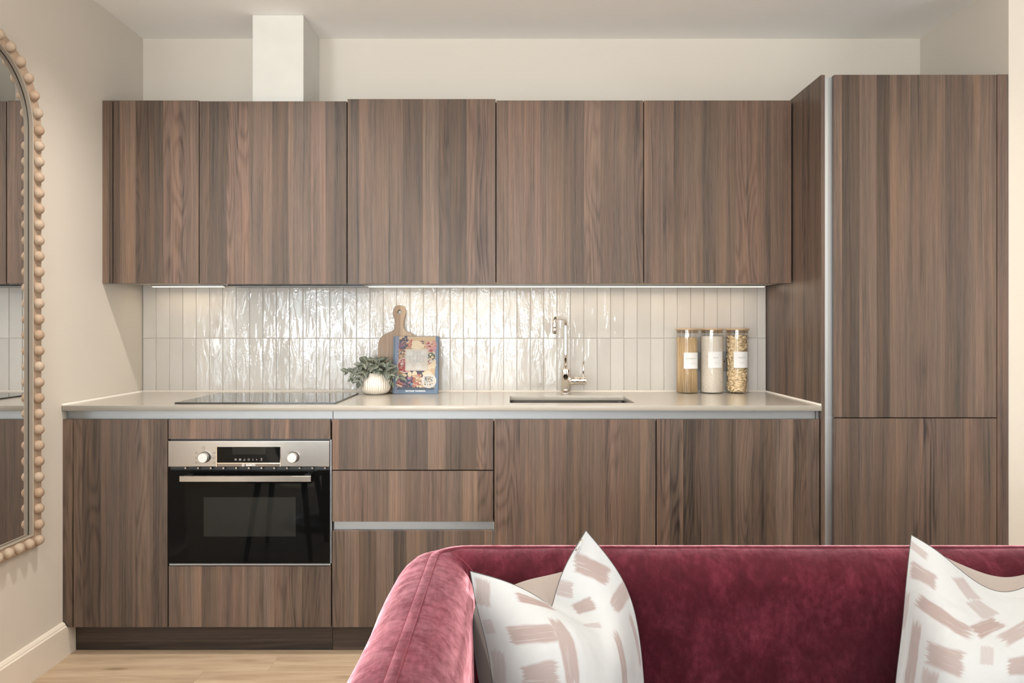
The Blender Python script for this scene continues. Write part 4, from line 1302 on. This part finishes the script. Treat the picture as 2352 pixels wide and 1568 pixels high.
def stem(pts, step=0.019):
    pts = [clampy(Vector(p)) for p in pts]
    # smooth polyline
    fine = []
    for i in range(len(pts) - 1):
        p0 = pts[max(i - 1, 0)]; p1 = pts[i]; p2 = pts[i + 1]; p3 = pts[min(i + 2, len(pts) - 1)]
        for k in range(6):
            s = k / 6
            fine.append(0.5 * ((2 * p1) + (p2 - p0) * s + (2 * p0 - 5 * p1 + 4 * p2 - p3) * s * s + (-p0 + 3 * p1 - 3 * p2 + p3) * s ** 3))
    fine.append(pts[-1])
    tube(stem_bm, fine, 0.0011, 5)
    acc = 0.0; side = 1
    for a, b_ in zip(fine[:-1], fine[1:]):
        acc += (b_ - a).length
        if acc > step and (b_ - Vector((PX, PY, z0 + 0.085))).length > 0.03:
            acc = 0
            d = (b_ - a).normalized()
            for sd in ((side,) if rp.random() < 0.4 else (1, -1)):
                sidev = d.cross(Vector((0, -1, 0.3))).normalized() * sd
                leaf_at(b_, clampy(b_ + (sidev + d * 0.6 + Vector((rp.gauss(0, .2), rp.gauss(-0.25, .25), rp.gauss(0.05, .2)))) * 0.03) - b_)
            side = -side
    leaf_at(fine[-1], fine[-1] - fine[-3])
C0 = Vector((PX, PY, z0 + 0.083))
for k in range(22):
    a = rp.uniform(0, 2 * PI)
    rad = rp.uniform(0.02, 0.062)
    hgt = rp.uniform(0.035, 0.062) * (1.15 - rad * 4)
    s = Vector((math.cos(a), math.sin(a) * 0.6, 0))
    stem([C0 + s * 0.02, C0 + s * rad * 0.7 + Vector((0, 0, hgt)), C0 + s * rad * 1.1 + Vector((0, -0.01, hgt * 1.0)), C0 + s * rad * 1.35 + Vector((0, -0.014, hgt * 0.7))])
# long trailing shoots to both sides
stem([C0, C0 + Vector((-0.05, -0.02, 0.028)), C0 + Vector((-0.09, -0.03, 0.012)), C0 + Vector((-0.112, -0.035, 0.016))])
stem([C0, C0 + Vector((-0.04, -0.04, 0.022)), C0 + Vector((-0.065, -0.055, -0.006)), C0 + Vector((-0.082, -0.06, -0.014))])
stem([C0, C0 + Vector((0.05, -0.03, 0.024)), C0 + Vector((0.085, -0.05, 0.010)), C0 + Vector((0.112, -0.055, -0.004))])
stem([C0, C0 + Vector((0.045, -0.045, 0.02)), C0 + Vector((0.072, -0.06, 0.004)), C0 + Vector((0.082, -0.06, -0.028))])
stem([C0, C0 + Vector((-0.03, -0.055, 0.018)), C0 + Vector((-0.05, -0.068, -0.008)), C0 + Vector((-0.056, -0.07, -0.026))])
stuff(obj('stems', stem_bm, MAT['stem'], t))

# ------------------------------------------------------------------ beaded arch mirror on the left wall
MY, MZC, MR, MB = 2.314, 1.891, 0.235, 0.502      # inner line: centre, springing, radius, sill
t = thing('wall_mirror', 'tall arched mirror in a beaded bleached wood frame on the left wall', 'mirror', (LX, MY, MB - 0.046))
path = [(MY - MR, MB), (MY + MR, MB)]
for k in range(8): path.append((MY + MR, MB + (MZC - MB) * (k + 1) / 9))
for k in range(33):
    a = PI * k / 32
    path.append((MY + MR * math.cos(a), MZC + MR * math.sin(a)))
for k in range(8): path.append((MY - MR, MZC - (MZC - MB) * (k + 1) / 9))
def offset_path(path, u):
    out_ = []
    n = len(path)
    for i in range(n):
        p = Vector(path[i]); a = Vector(path[i - 1]); c = Vector(path[(i + 1) % n])
        d1 = (p - a).normalized(); d2 = (c - p).normalized()
        n1 = Vector((d1.y, -d1.x)); n2 = Vector((d2.y, -d2.x))
        m = (n1 + n2) / (1 + n1.dot(n2))
        out_.append(p + m * u)
    return out_
def sweep_frame(prof):
    bm = BM()
    rings = []
    for u, p in prof:
        rings.append([bm.verts.new((LX + p, q.x, q.y)) for q in offset_path(path, u)])
    for A, B in zip(rings, rings[1:] + rings[:1]):
        n = len(A)
        for k in range(n):
            f = bm.faces.new((A[k], A[(k + 1) % n], B[(k + 1) % n], B[k]))
    return bm
obj('dark_gap_strip', sweep_frame([(0.0007, 0.0025), (0.0007, 0.0042), (0.0052, 0.0042), (0.0052, 0.0025)]), MAT['black'], t)  # black strip put in for the dark gap between glass and lip
obj('inner_lip', sweep_frame([(0.0, 0.0044), (0.0, 0.0165), (0.0015, 0.0190), (0.0040, 0.0190), (0.0055, 0.0168), (0.0055, 0.0044)]), MAT['lip'], t)
obj('frame', sweep_frame([(0.0057, 0.0006), (0.0057, 0.0162), (0.009, 0.0165), (0.042, 0.0195), (0.0455, 0.018), (0.046, 0.015), (0.046, 0.0006)]), MAT['bleached'], t)
bm = BM()
gp = offset_path(path, 0.003)
f = bm.faces.new([bm.verts.new((LX + 0.0024, q.x, q.y)) for q in gp])
r_ = bmesh.ops.extrude_face_region(bm, geom=[f])
bmesh.ops.translate(bm, verts=[v for v in r_['geom'] if isinstance(v, bmesh.types.BMVert)], vec=(-0.0016, 0, 0))
obj('glass', bm, MAT['mirror'], t)
bm = BM()
bmesh.ops.create_uvsphere(bm, u_segments=18, v_segments=12, radius=0.0182)
for f in bm.faces: f.smooth = True
bead_me = bpy.data.meshes.new('bead'); bm.to_mesh(bead_me); bm.free(); bead_me.materials.append(MAT['bleached'])
bp = offset_path(path, 0.0240)
def bead(y, z):
    o = bpy.data.objects.new('bead', bead_me)
    COL.objects.link(o); o.parent = t
    o.location = Vector((LX + 0.0215, y, z)) - Vector(ORG[t.name])
    o.rotation_euler = (rp.uniform(0, 6), rp.uniform(0, 6), rp.uniform(0, 6))
    o.color = (rp.random(), rp.random(), rp.random(), 1)
R_b = MR + 0.0240
zb = MB - 0.0240
nside = round((MZC - zb) / 0.0545)
for k in range(nside + 1):
    z = zb + (MZC - zb) * k / nside
    bead(MY + R_b, z); bead(MY - R_b, z)
na = round(PI * R_b / 0.0565)
for k in range(1, na):
    a = PI * k / na
    bead(MY + R_b * math.cos(a), MZC + R_b * math.sin(a))
nb = round(2 * R_b / 0.0525)
for k in range(1, nb):
    bead(MY - R_b + 2 * R_b * k / nb, zb)

# ------------------------------------------------------------------ sofa
AX, BY, SR, ZT = -0.168, 1.66, 0.090, 0.720       # arm axis, back axis, tube radius, top
AX2 = 1.86
SF = 0.70                                          # front end of the arms
t = thing('sofa', 'raspberry pink velvet sofa with rounded arms in front of the kitchen', 'sofa', ((AX + AX2) / 2, 1.2, 0.0))
def sofa_path(n=7, rc_=0.075):
    p = [Vector((AX, SF + (BY - rc_ - SF) * k / 10)) for k in range(11)]
    for k in range(1, n + 1):
        a = PI - (PI / 2) * k / n
        p.append(Vector((AX + rc_ + rc_ * math.cos(a), BY - rc_ + rc_ * math.sin(a))))
    x0, x1 = AX + rc_, AX2 - rc_
    for k in range(1, 21): p.append(Vector((x0 + (x1 - x0) * k / 20, BY)))
    for k in range(1, n + 1):
        a = PI / 2 - (PI / 2) * k / n
        p.append(Vector((AX2 - rc_ + rc_ * math.cos(a), BY - rc_ + rc_ * math.sin(a))))
    for k in range(1, 11): p.append(Vector((AX2, BY - rc_ - (BY - rc_ - SF) * k / 10)))
    return p
sp_ = sofa_path()
zc_ = ZT - SR
prof = [(SR * 0.98, 0.10), (SR, 0.30), (SR, 0.50), (SR * 1.01, zc_ - 0.03)]
for k in range(17):
    a = PI * k / 16
    prof.append((SR * math.cos(a), zc_ + SR * math.sin(a)))
prof += [(-SR * 1.01, zc_ - 0.03), (-SR * 1.02, 0.52), (-SR * 1.02, 0.30)]
def nrm2(path_, i):
    d = (path_[min(i + 1, len(path_) - 1)] - path_[max(i - 1, 0)]).normalized()
    return Vector((-d.y, d.x))
bm = BM()
rings = []
for i, p in enumerate(sp_):
    n_ = nrm2(sp_, i)
    rr = []
    for s, z in prof:
        # the arms dip a touch towards the front, tiny slack in the cover
        slack = 0.0012 * math.sin(i * 1.7 + z * 9) 
        rr.append(bm.verts.new((p.x + n_.x * (s + slack), p.y + n_.y * (s + slack), z + (slack if z > 0.6 else 0))))
    rings.append(rr)
for A, B in zip(rings[:-1], rings[1:]):
    for k in range(len(A) - 1):
        f = bm.faces.new((A[k], A[k + 1], B[k + 1], B[k])); f.smooth = True
    f = bm.faces.new((A[-1], A[0], B[0], B[-1])); f.smooth = False
bm.faces.new(rings[0]); bm.faces.new(rings[-1])
obj('frame', bm, MAT['velvet'], t)
# flat felled seam along the crown of arms and back
def crown(u, lift, i):
    n_ = nrm2(sp_, i)
    a = math.asin(max(-1, min(1, u / SR)))
    rr = SR + lift
    return Vector((sp_[i].x + n_.x * rr * math.sin(a), sp_[i].y + n_.y * rr * math.sin(a), zc_ + rr * math.cos(a)))
bm = BM()
SW = 0.0085
rows_ = []
for i in range(len(sp_)):
    rows_.append([bm.verts.new(crown(u, l, i)) for u, l in ((-SW, 0.0006), (-SW + 0.0015, 0.0026), (SW - 0.0015, 0.0026), (SW, 0.0006))])
for A, B in zip(rows_[:-1], rows_[1:]):
    for k in range(3): bm.faces.new((A[k], A[k + 1], B[k + 1], B[k])).smooth = True
obj('crown_seam', bm, MAT['velvet'], t)
bm = BM()
for u in (-SW - 0.0006, SW + 0.0006):
    tube(bm, [crown(u, 0.0007, i) for i in range(len(sp_))], 0.0007, 5)
# mitre seam from the crown down the inside of both corners
for xm, sgn in ((AX, 1), (AX2, -1)):
    pts = []
    for k in range(1, 13):
        a = (PI / 2) * k / 12
        q = SR * math.sin(a) + 0.0006
        pts.append((xm + sgn * (0.021 + q * 0.98), BY - 0.021 - q * 0.98, zc_ + (SR + 0.0006) * math.cos(a)))
    pts.append((pts[-1][0], pts[-1][1], 0.46))
    tube(bm, pts, 0.0009, 5)
stuff(obj('stitching', bm, MAT['velvet_seam'], t))
obj('base', bx(AX + SR + 0.001, AX2 - SR - 0.001, SF + 0.03, BY - SR - 0.002, 0.12, 0.299, 0.01), MAT['velvet'], t)
xm = (AX + AX2) / 2
for a, b_ in ((AX + SR + 0.004, xm - 0.002), (xm + 0.002, AX2 - SR - 0.004)):
    bm = bx(a, b_, SF + 0.0, BY - SR - 0.004, 0.30, 0.440, 0.03, seg=4)
    for f in bm.faces: f.smooth = True
    obj('seat_cushion', bm, MAT['velvet'], t)
for x_, y_ in ((AX, SF + 0.10), (AX2, SF + 0.10), (AX, BY), (AX2, BY)):
    bm = BM(); tube(bm, [(x_, y_, 0.0), (x_, y_, 0.10)], [0.014, 0.022], 14)
    obj('leg', bm, MAT['blackwood'], t)

# ------------------------------------------------------------------ scatter cushions
def cushion(label, front, back, strokes, zipper=None, us=(0, 0.25, 0.5, 0.75, 1.0)):
    """front and back: cages of (px, py, y) with a shared border; a closed surface, subdivided"""
    def P(c): return Vector((xp(c[0], c[2]), c[2], zp(c[1], c[2])))
    lo = P(front[4][2])
    t = thing('cushion', label, 'cushion', (lo.x, lo.y, min(P(c).z for c in front[4])), 'printed scatter cushions')
    O_ = Vector(ORG[t.name])
    mats = dabbed_linen('dabbed_linen', strokes)
    def surf(cage, name, mat, flip):
        bm = BM()
        vs = [[bm.verts.new(P(c) - O_) for c in row] for row in cage]
        uvl = bm.loops.layers.uv.new('UVMap')
        nr, nc = len(cage), len(cage[0])
        for j in range(nr - 1):
            for i in range(nc - 1):
                idx = [(j, i), (j + 1, i), (j + 1, i + 1), (j, i + 1)]
                if flip: idx = idx[::-1]
                f = bm.faces.new([vs[a][b_] for a, b_ in idx]); f.smooth = True
                for lp, (a, b_) in zip(f.loops, idx): lp[uvl].uv = (us[b_], 1 - a / (nr - 1.0))
        me = bpy.data.meshes.new(name); bm.to_mesh(me); bm.free()
        o = link(name, me, mat, t)
        ORG[o.name] = tuple(O_)
        md = o.modifiers.new('subdivide', 'SUBSURF'); md.levels = 4; md.render_levels = 4
        md.boundary_smooth = 'PRESERVE_CORNERS'
        return o
    # light-weight evaluation of the shared border for the piping
    fo = surf(front, 'front_panel', mats, False)
    bo = surf(back, 'back_panel', MAT['taupe'], True)
    dg = bpy.context.evaluated_depsgraph_get()
    ev = fo.evaluated_get(dg); me = ev.to_mesh()
    be = {}
    from collections import defaultdict
    cnt = defaultdict(int)
    for p in me.polygons:
        for k in p.edge_keys: cnt[k] += 1
    nb_ = defaultdict(list)
    for (a, b_), c in cnt.items():
        if c == 1: nb_[a].append(b_); nb_[b_].append(a)
    start = next(iter(nb_)); loop = [start]; prev = None; cur = start
    while True:
        nx = [v for v in nb_[cur] if v != prev]
        if not nx or nx[0] == start and len(loop) > 2: break
        prev, cur = cur, nx[0]
        if cur == start: break
        loop.append(cur)
    pts = [me.vertices[v].co.copy() + O_ for v in loop]
    ev.to_mesh_clear()
    bm = BM(); tube(bm, pts, 0.0008, 6, closed=True)
    obj('piping', bm, MAT['piping'], t)
    if zipper:
        bm = BM(); tube(bm, [P(c) for c in zipper], 0.0022, 6)
        obj('zip_pull', bm, MAT['chrome'], t)
    return t

f1 = [[(1080, 1311, 1.47), (1175, 1336, 1.43), (1262, 1384, 1.390), (1266, 1408, 1.455), (1286, 1312, 1.485), (1346, 1218, 1.535)],
      [(1095, 1400, 1.44), (1178, 1402, 1.340), (1326, 1414, 1.325), (1334, 1440, 1.435), (1366, 1372, 1.420), (1440, 1328, 1.50)],
      [(1122, 1485, 1.41), (1192, 1490, 1.265), (1350, 1470, 1.265), (1398, 1462, 1.330), (1440, 1450, 1.350), (1470, 1450, 1.46)],
      [(1135, 1600, 1.37), (1200, 1640, 1.215), (1320, 1660, 1.20), (1380, 1650, 1.21), (1440, 1630, 1.27), (1482, 1600, 1.41)],
      [(1145, 1780, 1.32), (1220, 1810, 1.27), (1320, 1815, 1.26), (1370, 1815, 1.26), (1430, 1810, 1.27), (1490, 1780, 1.34)]]
b1 = [f1[0],
      [f1[1][0], (1062, 1385, 1.52), (1176, 1296, 1.54), (1240, 1276, 1.545), (1340, 1275, 1.56), f1[1][5]],
      [f1[2][0], (1058, 1480, 1.53), (1200, 1440, 1.56), (1300, 1430, 1.56), (1400, 1430, 1.56), f1[2][5]],
      [f1[3][0], (1070, 1600, 1.50), (1200, 1590, 1.56), (1300, 1590, 1.56), (1400, 1580, 1.55), f1[3][5]],
      f1[4]]
st1 = [(0.06, 0.87, 0.10, 0.050, 1.50, 0.6), (0.33, 0.885, 0.085, 0.050, -0.05, 0.95), (0.27, 0.60, 0.105, 0.065, 0.15, 0.85), (0.39, 0.53, 0.20, 0.024, -1.45, 0.8),
       (0.875, 0.875, 0.105, 0.055, -1.08, 0.85), (0.67, 0.955, 0.065, 0.050, -1.17, 0.65), (0.65, 0.79, 0.085, 0.050, -0.49, 0.8), (0.915, 0.68, 0.11, 0.045, 0.285, 0.75),
       (0.29, 0.40, 0.075, 0.050, 0.15, 0.75), (0.72, 0.42, 0.13, 0.036, -1.35, 0.8), (0.95, 0.48, 0.12, 0.022, -1.4, 0.7), (0.07, 0.40, 0.10, 0.055, 1.5, 0.5),
       (0.55, 0.66, 0.08, 0.025, -0.6, 0.5), (0.05, 0.64, 0.04, 0.05, 0.1, 0.4), (0.3, 0.15, 0.14, 0.05, 0.3, 0.7), (0.65, 0.18, 0.14, 0.05, -0.4, 0.7)]
cushion('cream cushion with mauve brush dabs in the sofa corner, chopped down the middle', f1, b1, st1, [(1337, 1239, 1.510), (1330, 1252, 1.505), (1323, 1265, 1.50)], us=(0, 0.24, 0.44, 0.50, 0.75, 1.0))
f2 = [[(2093, 1228, 1.56), (2165, 1268, 1.50), (2300, 1400, 1.45), (2440, 1290, 1.50), (2510, 1232, 1.56)],
      [(2080, 1345, 1.50), (2160, 1375, 1.38), (2300, 1440, 1.37), (2440, 1380, 1.38), (2525, 1345, 1.50)],
      [(2073, 1450, 1.46), (2165, 1490, 1.27), (2300, 1520, 1.25), (2440, 1490, 1.27), (2535, 1450, 1.46)],
      [(2052, 1590, 1.42), (2165, 1640, 1.22), (2300, 1660, 1.20), (2440, 1640, 1.22), (2545, 1600, 1.42)],
      [(2050, 1770, 1.34), (2160, 1810, 1.27), (2300, 1815, 1.26), (2440, 1810, 1.27), (2550, 1770, 1.34)]]
b2 = [f2[0],
      [f2[1][0], (2195, 1262, 1.545), (2312, 1310, 1.54), (2425, 1262, 1.545), f2[1][4]],
      [f2[2][0], (2160, 1440, 1.56), (2300, 1450, 1.56), (2440, 1440, 1.56), f2[2][4]],
      [f2[3][0], (2160, 1580, 1.55), (2300, 1585, 1.56), (2440, 1580, 1.55), f2[3][4]],
      f2[4]]
st2 = [(0.06, 0.945, 0.08, 0.022, -0.15, 0.55), (0.11, 0.83, 0.095, 0.045, -0.10, 0.75), (0.35, 0.895, 0.06, 0.045, -0.8, 0.6), (0.23, 0.66, 0.155, 0.042, -0.26, 0.85),
       (0.42, 0.80, 0.06, 0.05, -0.7, 0.55), (0.44, 0.68, 0.075, 0.045, 0.75, 0.9), (0.25, 0.46, 0.095, 0.060, -0.08, 0.75), (0.085, 0.44, 0.16, 0.030, 1.50, 0.75),
       (0.175, 0.30, 0.10, 0.045, 1.45, 0.6), (0.38, 0.19, 0.16, 0.04, -0.15, 0.8), (0.44, 0.52, 0.05, 0.03, 1.5, 0.4), (0.58, 0.66, 0.1, 0.05, 0.6, 0.7), (0.58, 0.47, 0.06, 0.045, 0.0, 0.75),
       (0.75, 0.5, 0.1, 0.05, 0.3, 0.7), (0.78, 0.8, 0.1, 0.05, -0.3, 0.7), (0.8, 0.25, 0.1, 0.05, 0.9, 0.7), (0.01, 0.62, 0.1, 0.02, 1.5, 0.5), (0.03, 0.2, 0.1, 0.03, 1.2, 0.5)]
cushion('cream cushion with mauve brush dabs leaning on the sofa back, taupe reverse showing', f2, b2, st2)

# ------------------------------------------------------------------ ceiling downlights
for i, (x, y) in enumerate(SPOTS):
    lab = ['nearest the mirror', 'in front of the sink', 'nearest the fridge housing', 'over the left of the living area', 'over the sofa', 'over the right of the living area'][i]
    t = thing('downlight', 'round white recessed downlight in the ceiling ' + lab, 'light', (x, y, CEIL - 0.012), 'ceiling downlights')
    bm = BM(); lathe(bm, [(0.044, 0.0115), (0.044, 0.003), (0.040, 0.0), (0.034, 0.001), (0.032, 0.006)], (x, y, CEIL - 0.012), 28, cap0=True, cap1=True)
    obj('trim_ring', bm, MAT['trim'], t)
    bm = BM(); lathe(bm, [(0.030, 0.0), (0.0, 0.0005)], (x, y, CEIL - 0.0078), 24)
    obj('lens', bm, MAT['lamp'], t)

# ------------------------------------------------------------------ low stool and pedestal chair in the room, mirrored in the oven door
t = thing('stool', 'low black wooden stool with splayed legs, mirrored in the oven door', 'stool', (-1.22, 1.42, 0))
obj('seat', bx(-1.40, -1.04, 1.24, 1.60, 0.40, 0.425, 0.01), MAT['blackwood'], t)
for sx, sy in ((-1, -1), (1, -1), (-1, 1), (1, 1)):
    bm = BM(); tube(bm, [(-1.22 + sx * 0.17, 1.42 + sy * 0.17, 0.0), (-1.22 + sx * 0.12, 1.42 + sy * 0.12, 0.3995)], [0.012, 0.017], 12)
    obj('leg', bm, MAT['blackwood'], t)
t = thing('pedestal_chair', 'dark teal tub chair on a round pedestal base, mirrored in the oven door', 'chair', (-1.16, 0.80, 0))
bm = BM(); lathe(bm, [(0.27, 0.0), (0.27, 0.008), (0.20, 0.022), (0.05, 0.05), (0.035, 0.12), (0.035, 0.34)], (-1.16, 0.80, 0), 36, cap1=True)
obj('pedestal', bm, MAT['teal'], t)
bm = BM(); lathe(bm, [(0.12, 0.341), (0.27, 0.37), (0.31, 0.45), (0.33, 0.62), (0.30, 0.63), (0.28, 0.47), (0.0, 0.44)], (-1.16, 0.80, 0), 36)
obj('shell', bm, MAT['teal'], t)
